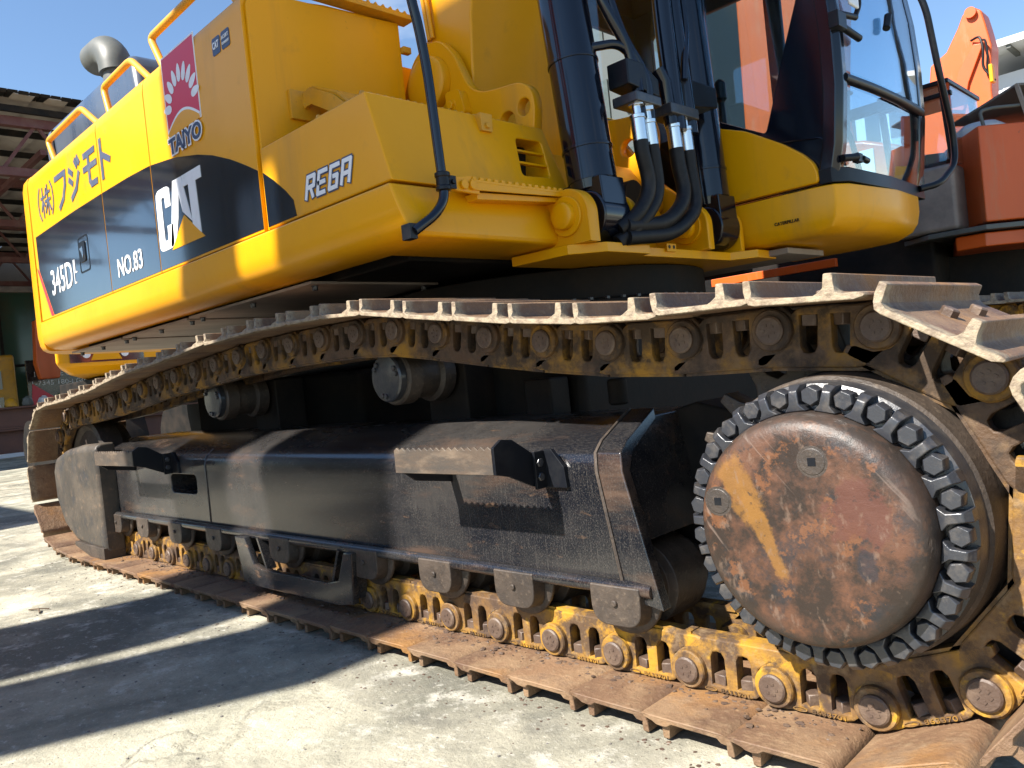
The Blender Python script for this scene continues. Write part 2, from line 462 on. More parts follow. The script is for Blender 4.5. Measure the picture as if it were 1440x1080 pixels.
def fillet(path, r, n=6):
    path = [Vector(p) for p in path]
    outp = [path[0]]
    for i in range(1, len(path) - 1):
        p, a, b = path[i], path[i - 1], path[i + 1]
        la, lb = (a - p).length, (b - p).length
        t = min(r, la * .48, lb * .48)
        s, e = p + (a - p).normalized() * t, p + (b - p).normalized() * t
        for k in range(n + 1):
            u = k / n
            outp.append(s * (1 - u) ** 2 + p * 2 * u * (1 - u) + e * u * u)
    outp.append(path[-1])
    return outp

def tube(bm, path, r, seg=14, fr=0.0):
    path = fillet(path, fr) if fr else [Vector(p) for p in path]
    rings = []
    ref = None
    for i, p in enumerate(path):
        if i == 0:
            d = path[1] - p
        elif i == len(path) - 1:
            d = p - path[i - 1]
        else:
            d = (path[i + 1] - p).normalized() + (p - path[i - 1]).normalized()
        d.normalize()
        if ref is None:
            ref = d.orthogonal().normalized()
        ref = (ref - d * ref.dot(d)).normalized()
        s = d.cross(ref)
        rings.append([bm.verts.new(p + (ref * math.cos(2 * PI * k / seg) + s * math.sin(2 * PI * k / seg)) * r) for k in range(seg)])
    fs = []
    for i in range(len(rings) - 1):
        for k in range(seg):
            j = (k + 1) % seg
            fs.append(bm.faces.new((rings[i][k], rings[i][j], rings[i + 1][j], rings[i + 1][k])))
    fs.append(bm.faces.new(rings[0][::-1]))
    fs.append(bm.faces.new(rings[-1]))
    bmesh.ops.recalc_face_normals(bm, faces=fs)

def sections(bm, secs, cap=True):
    """loft closed loops (lists of vectors with the same length)"""
    R = [[bm.verts.new(Vector(p)) for p in s] for s in secs]
    n = len(R[0])
    fs = []
    for i in range(len(R) - 1):
        for k in range(n):
            j = (k + 1) % n
            fs.append(bm.faces.new((R[i][k], R[i][j], R[i + 1][j], R[i + 1][k])))
    if cap:
        fs.append(bm.faces.new(R[0][::-1]))
        fs.append(bm.faces.new(R[-1]))
    bmesh.ops.recalc_face_normals(bm, faces=fs)

def mesh_from(bm, name):
    me = bpy.data.meshes.new(name)
    bm.normal_update()
    bm.to_mesh(me)
    bm.free()
    return me

def finish(o, mat, parent, bevel, seg, angle=32):
    me = o.data
    if mat is not None and not me.materials:
        me.materials.append(mat)
    for p in me.polygons:
        p.use_smooth = True
    me.set_sharp_from_angle(angle=math.radians(angle))
    if bevel:
        b = o.modifiers.new('bevel', 'BEVEL')
        b.width = bevel
        b.segments = seg
        b.limit_method = 'ANGLE'
        b.angle_limit = math.radians(35)
        b.harden_normals = True
    if parent is not None:
        o.parent = parent
        if parent.type == 'EMPTY':
            o.matrix_parent_inverse = (Matrix.Translation(parent.location) @ parent.rotation_euler.to_matrix().to_4x4()).inverted()
    return o

def obj(name, bm, mat, parent=None, bevel=0.0, seg=2, label=None):
    o = bpy.data.objects.new(name, mesh_from(bm, name) if isinstance(bm, bmesh.types.BMesh) else bm)
    COL.objects.link(o)
    finish(o, mat, parent, bevel, seg)
    if label:
        o['label'] = label
    return o

def thing(name, label, cat, loc=(0, 0, 0), group=None):
    o = bpy.data.objects.new(name, None)
    o.empty_display_size = 0.2
    COL.objects.link(o)
    o.location = loc
    o['label'] = label
    o['category'] = cat
    if group:
        o['group'] = group
    return o

def tag(o, label, cat, group=None):
    o['label'] = label
    o['category'] = cat
    if group:
        o['group'] = group
    return o

def curve_mesh(loops, depth, bev=0.0, smooth=()):
    """flat plate with holes in local XY, extruded along Z to total thickness depth"""
    cu = bpy.data.curves.new('plate', 'CURVE')
    cu.dimensions = '2D'
    cu.fill_mode = 'BOTH'
    cu.extrude = max(depth / 2 - bev, 0.0001)
    cu.bevel_depth = bev
    cu.bevel_resolution = 1
    cu.offset = -bev
    for lp in loops:
        s = cu.splines.new('POLY')
        s.points.add(len(lp) - 1)
        for i, p in enumerate(lp):
            s.points[i].co = (p[0], p[1], 0, 1)
        s.use_cyclic_u = True
    o = bpy.data.objects.new('plate', cu)
    COL.objects.link(o)
    dg = bpy.context.evaluated_depsgraph_get()
    me = bpy.data.meshes.new_from_object(o.evaluated_get(dg))
    bpy.data.objects.remove(o)
    bpy.data.curves.remove(cu)
    return me

XZ = Matrix(((1, 0, 0, 0), (0, 0, -1, 0), (0, 1, 0, 0), (0, 0, 0, 1)))      # local XY -> world XZ, local Z -> -Y
YZ = Matrix(((0, 0, 1, 0), (1, 0, 0, 0), (0, 1, 0, 0), (0, 0, 0, 1)))       # local X -> Y, Y -> Z, Z -> +X

def plate(name, loops, axis, a0, a1, mat, parent, bev=0.003, label=None):
    me = curve_mesh(loops, abs(a1 - a0), bev)
    mid = (a0 + a1) / 2
    if axis == 'y':
        me.transform(Matrix.Translation((0, mid, 0)) @ XZ)
    elif axis == 'x':
        me.transform(Matrix.Translation((mid, 0, 0)) @ YZ)
    else:
        me.transform(Matrix.Translation((0, 0, mid)))
    me.name = name
    me.materials.clear()
    o = bpy.data.objects.new(name, me)
    COL.objects.link(o)
    finish(o, mat, parent, 0, 1)
    if label:
        o['label'] = label
    return o

def text_mesh(s, depth=0.002, embolden=0.0, shear=0.0):
    cu = bpy.data.curves.new('lettering', 'FONT')
    cu.body = s
    cu.extrude = depth / 2
    cu.offset = embolden
    cu.shear = shear
    cu.resolution_u = 3
    o = bpy.data.objects.new('lettering', cu)
    COL.objects.link(o)
    dg = bpy.context.evaluated_depsgraph_get()
    me = bpy.data.meshes.new_from_object(o.evaluated_get(dg))
    bpy.data.objects.remove(o)
    me.materials.clear()
    return me

def fit_text(name, s, x0, x1, z0, z1, y, mat, parent, embolden=0.0, depth=0.002, label=None, xform=XZ, shear=0.0, skew=0.0):
    me = text_mesh(s, depth, embolden, shear)
    xs = [v.co.x for v in me.vertices]
    ys = [v.co.y for v in me.vertices]
    ax, bx, ay, by = min(xs), max(xs), min(ys), max(ys)
    for v in me.vertices:
        u = (v.co.x - ax) / (bx - ax)
        w = (v.co.y - ay) / (by - ay)
        v.co.x = x0 + u * (x1 - x0)
        v.co.y = z0 + w * (z1 - z0) + skew * u
    me.transform(Matrix.Translation((0, y, 0)) @ xform)
    o = bpy.data.objects.new(name, me)
    COL.objects.link(o)
    finish(o, mat, parent, 0, 1)
    if label:
        o['label'] = label
    return o

def circ(cx, cz, r, n=28, a0=0, a1=360):
    if a1 - a0 >= 360:
        return [(cx + r * math.cos(2 * PI * k / n), cz + r * math.sin(2 * PI * k / n)) for k in range(n)]
    return [(cx + r * math.cos(math.radians(a0 + (a1 - a0) * k / n)), cz + r * math.sin(math.radians(a0 + (a1 - a0) * k / n))) for k in range(n + 1)]

def rrect(x0, x1, z0, z1, r, n=4):
    o = []
    for cx, cz, a in ((x1 - r, z1 - r, 0), (x0 + r, z1 - r, 90), (x0 + r, z0 + r, 180), (x1 - r, z0 + r, 270)):
        o += circ(cx, cz, r, n, a, a + 90)
    return o

def round_poly(pts, r, n=4):
    P = [Vector((p[0], p[1])) for p in pts]
    o = []
    m = len(P)
    for i in range(m):
        rr = r[i] if isinstance(r, (list, tuple)) else r
        p, a, b = P[i], P[i - 1], P[(i + 1) % m]
        if rr <= 0:
            o.append(tuple(p))
            continue
        ta = min(rr, (a - p).length * .45)
        tb = min(rr, (b - p).length * .45)
        s, e = p + (a - p).normalized() * ta, p + (b - p).normalized() * tb
        for k in range(n + 1):
            u = k / n
            q = s * (1 - u) ** 2 + p * 2 * u * (1 - u) + e * u * u
            o.append((q.x, q.y))
    return o

def hexbolt(bm, c, axis, r, h, washer=0.0, seg=6, turn=0.0):
    """axis: unit vector pointing outwards"""
    c, a = Vector(c), Vector(axis).normalized()
    q = a.to_track_quat('Z', 'Y') @ Quaternion((0, 0, 1), turn)
    rings = []
    prof = [(r, 0), (r, h * .82), (r * .84, h)]
    if washer:
        rod(bm, c - a * 0.001, c + a * washer, r * 1.3, 18)
        c = c + a * washer
    for rr, z in prof:
        rings.append([bm.verts.new(c + q @ Vector((rr * math.cos(2 * PI * k / seg), rr * math.sin(2 * PI * k / seg), z))) for k in range(seg)])
    fs = [bm.faces.new(rings[0][::-1]), bm.faces.new(rings[-1])]
    for i in range(len(rings) - 1):
        for k in range(seg):
            j = (k + 1) % seg
            fs.append(bm.faces.new((rings[i][k], rings[i][j], rings[i + 1][j], rings[i + 1][k])))
    bmesh.ops.recalc_face_normals(bm, faces=fs)

def copy_part(o, parent=None, M=None):
    c = o.copy()
    COL.objects.link(c)
    if parent is not None:
        c.parent = parent
    if M is not None:
        c.matrix_basis = M
    for ch in list(o.children):
        copy_part(ch, c)
    return c

# ================================================================== GROUND
bm = nb()
box(bm, -400, 400, -400, 400, -0.3, 0.0)
g = obj('ground', bm, M_GROUND)
g['kind'] = 'structure'

# ================================================================== THE YELLOW EXCAVATOR
EX = thing('excavator', 'large yellow and black crawler excavator in front, seen from beside its rusty near track', 'excavator', (-0.75, 1.745, 0))

# ---------------------------------------------------------------- near track: path of the pins
CXS, CZS, RP = 1.54, 0.492, 0.387
path = [(-3.0, 0.105), (CXS, 0.105)]
for k in range(1, 31):
    t = -PI / 2 + PI * k / 31
    path.append((CXS + RP * math.cos(t), CZS + RP * math.sin(t)))
path += [(1.54, 0.882), (1.30, 0.880), (1.07, 0.890), (0.86, 0.912), (0.65, 0.944), (0.44, 0.975), (0.21, 1.018), (-0.02, 1.038), (-0.40, 1.043), (-0.88, 1.040), (-1.16, 1.020), (-1.45, 1.003), (-1.75, 0.990), (-2.10, 0.955), (-2.42, 0.925), (-2.85, 0.895), (-3.18, 0.885)]
for k in range(1, 16):
    t = PI / 2 + PI * 0.86 * k / 16
    path.append((-3.21 + 0.392 * math.cos(t), 0.493 + 0.392 * math.sin(t)))
path += [(-3.42, 0.165), (-3.22, 0.120)]
PATH = [Vector((p[0], 0, p[1])) for p in path]
L = [0.0]
for i in range(len(PATH)):
    L.append(L[-1] + (PATH[(i + 1) % len(PATH)] - PATH[i]).length)
TOT = L[-1]
NSH = 55
PITCH = TOT / NSH
def at(s):
    s %= TOT
    for i in range(len(PATH)):
        if L[i + 1] >= s:
            f = (s - L[i]) / max(L[i + 1] - L[i], 1e-9)
            return PATH[i].lerp(PATH[(i + 1) % len(PATH)], f)
    return PATH[0]
# a joint between shoes lies at x = 0 on the bottom run; pins lie 0.045 further
S0 = (0.045 + 3.0) % PITCH
pins = [at(S0 + k * PITCH) for k in range(NSH)]
frames = []
for k in range(NSH):
    a, b = pins[k], pins[(k + 1) % NSH]
    d = (b - a).normalized()
    # local +x along travel, local +z inwards (towards the loop)
    n = Vector((-d.z, 0, d.x))
    frames.append(Matrix(((d.x, 0, n.x, a.x), (0, 1, 0, 0), (d.z, 0, n.z, a.z), (0, 0, 0, 1))))
SP = PITCH / 0.217

shoe_poly = [(-.036, -.055), (-.020, -.0505), (-.005, -.050), (.166, -.050), (.180, -.054), (.190, -.063), (.195, -.078), (.196, -.101), (.180, -.101), (.178, -.080), (.173, -.069), (.163, -.063), (.052, -.062), (.043, -.066), (.039, -.075), (.037, -.101), (.020, -.101), (.018, -.078), (.012, -.067), (.003, -.063), (-.028, -.064), (-.035, -.061)]
bm = nb()
v0, v1 = prism(bm, shoe_poly, 'y', 0.0, 0.60)
# outer corners of the grousers are cut back
for v in v0:
    if v.co.z < -.075:
        v.co.y += .011
    elif v.co.x < -.025 or v.co.x > .185:
        v.co.y += .012
for v in v1:
    if v.co.z < -.075:
        v.co.y -= .011
for v in bm.verts:
    v.co.x *= SP
shoe_me = mesh_from(bm, 'track_shoe')
shoe0 = obj('track_shoe', shoe_me, M_SHOE, None, 0.005, 3)
bm = nb()
hexbolt(bm, (0, 0, 0), (0, 0, -1), 0.017, 0.016)
bolt_me = mesh_from(bm, 'shoe_bolt')
bolts0 = []
for sx in (.062, .122):
    for y in (.215, .40):
        b = obj('shoe_bolt', bolt_me, M_NUT, shoe0)
        b.location = (sx * SP, y, -.062)
        bolts0.append(b)

# chain link: local x along the pitch, z inwards (rail at +0.085)
def arch(x0, x1, z0, z1):
    w = x1 - x0
    return [(x0, z0), (x1, z0), (x1 - .002, z1 - w * .35), (x1 - w * .22, z1 - w * .06), ((x0 + x1) / 2, z1), (x0 + w * .22, z1 - w * .06), (x0 + .002, z1 - w * .35)]
link_out = [(-.046, -.012), (-.040, -.032), (-.022, -.048), (.020, -.049), (.035, -.046), (.150, -.046), (.165, -.042), (.180, -.030), (.172, .004), (.178, .028), (.205, .046), (.240, .050), (.256, .060), (.256, .076), (.240, .080), (.045, .080), (.020, .074), (-.006, .052), (-.030, .040), (-.045, .018)]
def link_mesh():
    me = curve_mesh([[(x * SP, z) for x, z in link_out], arch(.056, .094, -.029, .050), arch(.122, .160, -.029, .050)], .034, .004)
    me.transform(XZ)
    bm = nb()
    bm.from_mesh(me)
    lathe(bm, [(.042, -.032), (.045, -.028), (.046, .012)], (0, 0, 0), 'y', 24)
    rod(bm, (.217 * SP, .0, 0), (.217 * SP, .042, 0), .040, 20)
    # rail pad
    box(bm, .012, .225, -.012, .024, .072, .0865)
    me.materials.clear()
    m2 = mesh_from(bm, 'track_link')
    return m2
link_me = link_mesh()
bm = nb()
lathe(bm, [(.010, -.041), (.027, -.041), (.031, -.038), (.031, .02)], (0, 0, 0), 'y', 20)
for k in range(5):
    a = k * 1.3
    box(bm, .012 * math.cos(a) - .0035, .012 * math.cos(a) + .0035, -.0425, -.040, .012 * math.sin(a) - .0025, .012 * math.sin(a) + .0025)
pin_me = mesh_from(bm, 'track_pin')
bm = nb()
box(bm, -.016, .016, -.016, .016, 0, .030)
nut_me = mesh_from(bm, 'link_nut')
txt = text_mesh('8633701', .003, 0.0)
xs = [v.co.x for v in txt.vertices]
ys = [v.co.y for v in txt.vertices]
for v in txt.vertices:
    v.co.x = .078 + (v.co.x - min(xs)) / (max(xs) - min(xs)) * .072
    v.co.y = -.0440 + (v.co.y - min(ys)) / (max(ys) - min(ys)) * .0095
txt.transform(Matrix.Translation((0, -.0180, 0)) @ XZ)
oval = curve_mesh([[(.052 + .016 * math.cos(t * PI / 10), -.0395 + .0052 * math.sin(t * PI / 10)) for t in range(20)], [(.052 + .0135 * math.cos(t * PI / 10), -.0395 + .0034 * math.sin(t * PI / 10)) for t in range(20)]], .003)
oval.transform(Matrix.Translation((0, -.0180, 0)) @ XZ)
oval.materials.clear()

for me_, mt in ((link_me, M_LINK), (pin_me, M_NUT), (nut_me, M_NUT), (txt, M_LINK), (oval, M_LINK)):
    me_.materials.clear()
    me_.materials.append(mt)
    for p in me_.polygons:
        p.use_smooth = True
    me_.set_sharp_from_angle(angle=math.radians(32))
YL = 0.190      # near chain's outer link row
def make_link(frame, y, near):
    o = bpy.data.objects.new('track_link', link_me)
    COL.objects.link(o)
    if near:
        pass
    o.parent = EX
    o.matrix_parent_inverse = Matrix.Translation(EX.location).inverted()
    Mx = frame.copy()
    if y > 0.3:
        Mx = Mx @ Matrix.Translation((0, y, 0)) @ Matrix.Diagonal((1, -1, 1, 1))
    else:
        Mx = Mx @ Matrix.Translation((0, y, 0))
    o.matrix_basis = Mx
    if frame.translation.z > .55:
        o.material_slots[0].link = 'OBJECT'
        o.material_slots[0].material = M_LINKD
    return o
def child(name, me, par, loc=(0, 0, 0), bevel=0):
    c = bpy.data.objects.new(name, me)
    COL.objects.link(c)
    c.parent = par
    c.location = loc
    if bevel:
        b = c.modifiers.new('bevel', 'BEVEL')
        b.width = bevel
        b.segments = 1
    return c
for k in range(NSH):
    F = frames[k]
    jig = Matrix.Rotation(random.uniform(-.012, .012), 4, 'Y')
    s = shoe0 if k == 0 else copy_part(shoe0)
    s.name = 'track_shoe'
    s.parent = EX
    s.matrix_parent_inverse = Matrix.Translation(EX.location).inverted()
    s.material_slots[0].link = 'DATA'
    if F.translation.z < .45:
        s.material_slots[0].link = 'OBJECT'
        s.material_slots[0].material = M_SHOEB
    s.matrix_basis = F @ jig @ Matrix.Translation((0, random.uniform(-.004, .004), random.uniform(-.0015, .0015)))
    o = make_link(F, YL, True)
    child('track_pin', pin_me, o)
    for sx in (.075, .141):
        n = child('link_nut', nut_me, o, (sx * SP, .005, -.036), .002)
        n.rotation_euler.z = random.uniform(0, 1.5)
    x = F.translation.x
    if F.translation.z < .2 and x > -1:
        child('link_marking', txt, o)
        child('link_emblem', oval, o)
    o2 = make_link(F, 0.41, False)

# far track: the same shoes on the other side
for k in range(NSH):
    s = bpy.data.objects.new('track_shoe', shoe_me)
    COL.objects.link(s)
    s.parent = EX
    s.matrix_parent_inverse = Matrix.Translation(EX.location).inverted()
    s.matrix_basis = Matrix.Translation((0, 2.89, 0)) @ frames[k]
    o = bpy.data.objects.new('track_link', link_me)
    COL.objects.link(o)
    o.parent = EX
    o.matrix_parent_inverse = Matrix.Translation(EX.location).inverted()
    o.matrix_basis = Matrix.Translation((0, 2.89 + YL, 0)) @ frames[k]

bm = nb()
rm = random.Random(11)
for k in range(900):
    x = rm.uniform(-3.0, 1.65)
    y = .172 - abs(rm.gauss(0, .045))
    if y < .01:
        continue
    sz = rm.choice((.0018, .0025, .0035, .006)) * rm.uniform(.7, 1.5)
    r_ = bmesh.ops.create_icosphere(bm, subdivisions=1, radius=sz)
    for v in r_['verts']:
        v.co = Vector((x + v.co.x * rm.uniform(.7, 1.6), y + v.co.y * rm.uniform(.7, 1.4), .0555 + v.co.z * .55 + rm.uniform(0, .001)))
mud = obj('dried_mud', bm, M_NUT, EX)
mud['kind'] = 'stuff'
# ---------------------------------------------------------------- track frame
def track_frame(dy, detail):
    # side plate with openings, shoulder, lower flange
    x0, x1 = -2.85, 1.06
    prof = [(.15, .288), (.15, .45), (.15, .565), (.153, .590), (.162, .612), (.178, .630), (.198, .642), (.32, .700), (.60, .700), (.64, .65), (.64, .40), (.175, .40), (.168, .288)]
    bm = nb()
    v0, v1 = prism(bm, prof, 'x', x0, x1)
    for v in v1:     # the end leans: longer at the bottom
        v.co.x += -(v.co.z - .288) * .17
    for v in v0:
        v.co.x += (v.co.z - .288) * .35
    fr = obj('track_frame', bm, M_FRAME, EX, 0.012, 3)
    if detail:
        # window in the side near the idler
        bmc = nb()
        prism(bmc, rrect(-1.76, -1.47, .438, .528, .025), 'y', .0, .30)
        cut = obj('cutter', bmc, M_BLACK)
        m = fr.modifiers.new('cut', 'BOOLEAN')
        m.object = cut
        m.operation = 'DIFFERENCE'
        m.solver = 'EXACT'
        dg = bpy.context.evaluated_depsgraph_get()
        fr.modifiers.remove(fr.modifiers['bevel'])
        dg.update()
        me = bpy.data.meshes.new_from_object(fr.evaluated_get(dg))
        fr.modifiers.clear()
        fr.data = me
        finish(fr, None, EX, 0.010, 3)
        bpy.data.objects.remove(cut)
        bm = nb()
        tube(bm, [(x0 + .01, .134, .290), (x1 + .015, .134, .290)], .019, 12)
        obj('lower_flange', bm, M_FRAME, EX)
        bm = nb()
        lip = ((.135, .262), (.135, .58), (.147, .625), (.182, .652), (.33, .720), (.33, .69), (.20, .62), (.17, .58), (.17, .262))
        sections(bm, [[(x1 - .07 - (z - .288) * .17, y, z) for y, z in lip],
                      [(x1 + .008 - (z - .288) * .17 + (.035 if z < .27 else 0), y - (.012 if z < .27 else .003), z - (.014 if z < .27 else 0)) for y, z in lip]])
        w_ = bmesh.new()
        tube(w_, [(x1 - .072 - (z - .288) * .17, y - .002, z) for y, z in lip[:5]], .0045, 6)
        obj('weld_bead', w_, M_ROLL, fr)
        # end lip of the frame
        obj('end_lip', bm, M_FRAME, EX, 0.004)
    else:
        fr.matrix_basis = Matrix.Translation((0, dy, 0))
    return fr
track_frame(0, True)
track_frame(2.89 - 0.29, False)
# inner rib structure towards the sprocket
bm = nb()
prism(bm, [(0.80, .24), (1.30, .30), (1.30, .66), (1.05, .72), (0.80, .66)], 'y', .44, .62)
obj('sprocket_mount', bm, M_FRAME2, EX, 0.01)
bm = nb()
prism(bm, [(-3.25, .40), (-2.6, .30), (-2.6, .62), (-3.25, .58)], 'y', .23, .40)
obj('idler_yoke', bm, M_FRAME2, EX, 0.01)

# idler guard (nose cap)
bm = nb()
oc = [(-2.51, .09), (-2.75, .09), (-3.02, .12), (-3.20, .20), (-3.32, .37), (-3.325, .55), (-3.27, .62), (-3.08, .665), (-2.80, .69), (-2.52, .695)]
sections(bm, [[(x, .165, z) for x, z in oc], [(x, .095, z) for x, z in oc], [(-2.52 + (x + 2.52) * .985, .070, (z - .38) * .965 + .38) for x, z in oc], [(-2.53 + (x + 2.52) * .94, .055, (z - .38) * .90 + .38) for x, z in oc]])
obj('idler_guard', bm, M_GUARD, EX, 0.014, 3)
bm = nb()
prism(bm, [(-2.515, .055), (-2.75, .055), (-3.0, .10), (-3.0, .125), (-2.515, .118)], 'y', .045, .16)
obj('guard_skid', bm, M_ROLL, EX, 0.003)
# idler wheel
bm = nb()
lathe(bm, [(.10, .20), (.13, .22), (.14, .25), (.27, .25), (.30, .23), (.335, .235), (.345, .262), (.345, .35), (.30, .36), (.30, .22 + .20), (.12, .42)], (-3.21, 0, .493), 'y', 56)
obj('idler_wheel', bm, M_ROLL, EX)

# bottom rollers with their caps
def bottom_roller(x):
    bm = nb()
    lathe(bm, [(.05, .154), (.102, .155), (.110, .160), (.110, .170), (.083, .174), (.083, .228), (.108, .234), (.108, .37), (.083, .376), (.083, .42), (.05, .425)], (x, 0, .275), 'y', 32)
    r = obj('bottom_roller', bm, M_ROLL, EX, 0.003)
    bm = nb()
    pts = round_poly([(x - .082, .30), (x - .082, .222), (x - .056, .192), (x + .056, .192), (x + .082, .222), (x + .082, .30)], [.0, .03, .03, .03, .03, .0])
    v0, v1 = prism(bm, pts, 'y', .112, .156)
    for v in v0:
        v.co.x = x + (v.co.x - x) * .93
        v.co.z = .27 + (v.co.z - .27) * .93
    rod(bm, (x, .113, .255), (x, .105, .255), .009, 12)
    c = obj('roller_cap', bm, M_ROLL, r, 0.008, 3)
    return r
RX = [.970, .615, .270, -.110, -.69, -1.27, -1.69, -2.10, -2.48]
for x in RX:
    bottom_roller(x)

# track guiding guard
bm = nb()
loop = [(-1.02, .285), (-.97, .105), (-.92, .090), (-.26, .090), (-.17, .105), (-.15, .285), (-.20, .285), (-.25, .180), (-.33, .165), (-.80, .165), (-.87, .18), (-.93, .285)]
plate('track_guide_guard', [loop], 'y', .092, .118, M_FRAME, EX, .004)
for xa, xb, y_, t_ in ((-1.015, -.965, .125, .06), (-.155, -.18, .125, .06), (-.86, -.80, .13, .04), (-.26, -.32, .13, .04)):
    bm = nb()
    beam(bm, (xa, y_, .285), (xb, y_, .12 if t_ > .05 else .16), .012, t_, up=Vector((0, 1, 0)))
    obj('guard_rib', bm, M_FRAME, EX)

# carrier rollers
def carrier(x, z):
    bm = nb()
    lathe(bm, [(.092, .268), (.098, .276), (.098, .33), (.082, .34), (.082, .42), (.098, .43), (.098, .48), (.06, .50), (.06, .66)], (x, 0, z), 'y', 40)
    r = obj('carrier_roller', bm, M_ROLL, EX)
    bm = nb()
    lathe(bm, [(.03, .236), (.078, .238), (.084, .244), (.084, .27)], (x, 0, z), 'y', 36)
    for k in range(3):
        for s in (-.16, .16):
            a = k * 2 * PI / 3 - 1.75 + s
            hexbolt(bm, (x + .064 * math.cos(a), .238, z + .064 * math.sin(a)), (0, -1, 0), .010, .009)
    obj('roller_hub_cap', bm, M_BOLT, r, 0.002)
    bm = nb()
    box(bm, x - .10, x + .12, .50, .66, .66, z + .07)
    obj('roller_bracket', bm, M_FRAME2, EX, 0.01)
carrier(-.045, .875)
carrier(-1.41, .865)
# dark hardware on top of the frame
bm = nb()
box(bm, .34, .46, .52, .62, .66, .82)
obj('frame_bracket', bm, M_FRAME2, EX, 0.01)
bm = nb()
rod(bm, (.75, .5, .72), (.75, .5, .80), .03)
obj('frame_bracket', bm, M_FRAME2, EX, 0.01)

for xx in (-1.36,):
    bm = nb()
    tube(bm, [(xx, .149, .31), (xx + .002, .149, .45), (xx, .149, .57), (xx, .160, .612), (xx, .198, .643)], .0035, 6)
    obj('weld_bead', bm, M_FRAME, EX)
# steps on the track frame
def track_step(xa, xb, name='track_step'):
    z0, z1 = .594, .664
    YF = -.036
    bm = nb()
    n = 16
    top = []
    for k in range(n * 2 + 1):
        top.append((xb + (xa - xb) * k / (n * 2), z1 + (.004 if k % 2 else -.005)))
    prism(bm, [(xa, z0), (xb, z0)] + top, 'y', YF, YF + .008)
    box(bm, xa + .002, xb - .002, YF + .008, YF + .016, z0, z0 + .008)
    o = obj(name, bm, M_TREAD, EX, 0.0015, 1)
    bm = nb()
    prism(bm, [(YF, z0), (YF, z1), (YF + .03, z1 + .018), (YF + .07, z1 + .012), (.10, z1 - .030), (.15, z1 - .045), (.15, z1 - .125), (.10, z1 - .122), (YF + .05, z0 - .012), (YF + .02, z0 - .004)], 'x', xb, xb + .010)
    b = obj('step_bracket', bm, M_BLACK, o, 0.0015, 1)
    bm = nb()
    for dz in (-.060, -.098):
        hexbolt(bm, (xb + .010, .118, z1 + dz), (1, 0, 0), .0125, .012, .003)
    bb = obj('bracket_bolts', bm, M_BOLT, o, 0.001, 1)
    bm = nb()
    prism(bm, [(xb + .012, z1 - .13), (xb + .012, z1 - .028), (xb + .045, z1 - .028), (xb + .085, z1 - .075), (xb + .090, z1 - .13)], 'y', .138, .152)
    box(bm, xb + .010, xb + .020, .10, .152, z1 - .13, z1 - .03)
    obj('bracket_mount', bm, M_BLACK, o, 0.0015, 1)
    bm = nb()
    prism(bm, [(YF + .009, z0), (YF + .009, z1), (YF + .05, z1 - .01), (.15, z1 - .045), (.15, z1 - .125), (YF + .05, z0 - .03)], 'x', xa + .02, xa + .03)
    obj('step_bracket', bm, M_BLACK, o, 0.0015, 1)
    return o
track_step(.330, .740)
track_step(-2.24, -1.72)

# ---------------------------------------------------------------- final drive
HC = Vector((1.537, 0, 0.497))
bm = nb()
lathe(bm, [(.02, -.026), (.170, -.026), (.192, -.024), (.206, -.018), (.215, -.008), (.220, .006), (.222, .025), (.222, .075)], (0, 0, 0), 'y', 96)
cover = bpy.data.objects.new('drive_cover', mesh_from(bm, 'drive_cover'))
COL.objects.link(cover)
cover.data.materials.append(M_HUB)
cover.matrix_basis = Matrix.Translation(HC)
for p in cover.data.polygons:
    p.use_smooth = True
cover.data.set_sharp_from_angle(angle=math.radians(40))
cover.parent = EX
cover.matrix_parent_inverse = Matrix.Translation(EX.location).inverted()
for (px_, pz_) in ((.035, .135), (-.165, .055)):
    bm = nb()
    lathe(bm, [(.0085, -.0275), (.0235, -.0275), (.026, -.0255), (.026, -.02)], (px_, 0, pz_), 'y', 28)
    rod(bm, (px_, -.0262, pz_), (px_, -.0255, pz_), .0295, 28)
    pl = obj('drain_plug', bm, M_ROLL, cover, 0.0008, 1)
    bm = nb()
    box(bm, px_ - .0075, px_ + .0075, -.0283, -.0270, pz_ - .0075, pz_ + .0075)
    so = obj('plug_socket', bm, M_BLACK, cover)
# bolt ring: scalloped flange
NB = 25
bm = nb()
lathe(bm, [(.20, .060), (.232, .060), (.262, .066), (.272, .072), (.276, .12), (.20, .12)], (HC.x, 0, HC.z), 'y', 120)
ring = obj('bolt_flange', bm, M_BOLT, EX)
# pockets between raised lugs
bm = nb()
for k in range(NB):
    a = 2 * PI * (k + .5) / NB
    u = Vector((math.cos(a), 0, math.sin(a)))
    t = Vector((-math.sin(a), 0, math.cos(a)))
    secs = []
    for rr, w, y in ((.222, .022, .030), (.236, .010, .026), (.262, .009, .030), (.273, .012, .046)):
        c = Vector((HC.x, 0, HC.z)) + u * rr
        secs.append([c + t * w + Vector((0, y, 0)), c - t * w + Vector((0, y, 0)), c - t * w * 1.05 + Vector((0, .075, 0)), c + t * w * 1.05 + Vector((0, .075, 0))])
    sections(bm, secs)
obj('flange_lugs', bm, M_BOLT, ring, 0.003)
bm = nb()
hexbolt(bm, (0, 0, 0), (0, -1, 0), .0205, .030, .0, 6)
fb = mesh_from(bm, 'flange_bolt')
for k in range(NB):
    a = 2 * PI * k / NB
    o = obj('flange_bolt', fb, M_BOLT, ring, 0.0012, 1)
    o.location = (HC.x + .251 * math.cos(a), .062, HC.z + .251 * math.sin(a))
    o.rotation_euler.y = random.uniform(0, 1)
bm = nb()
lathe(bm, [(.20, .10), (.274, .112), (.282, .120), (.290, .225), (.272, .245), (.25, .25), (.25, .6)], (HC.x, 0, HC.z), 'y', 96)
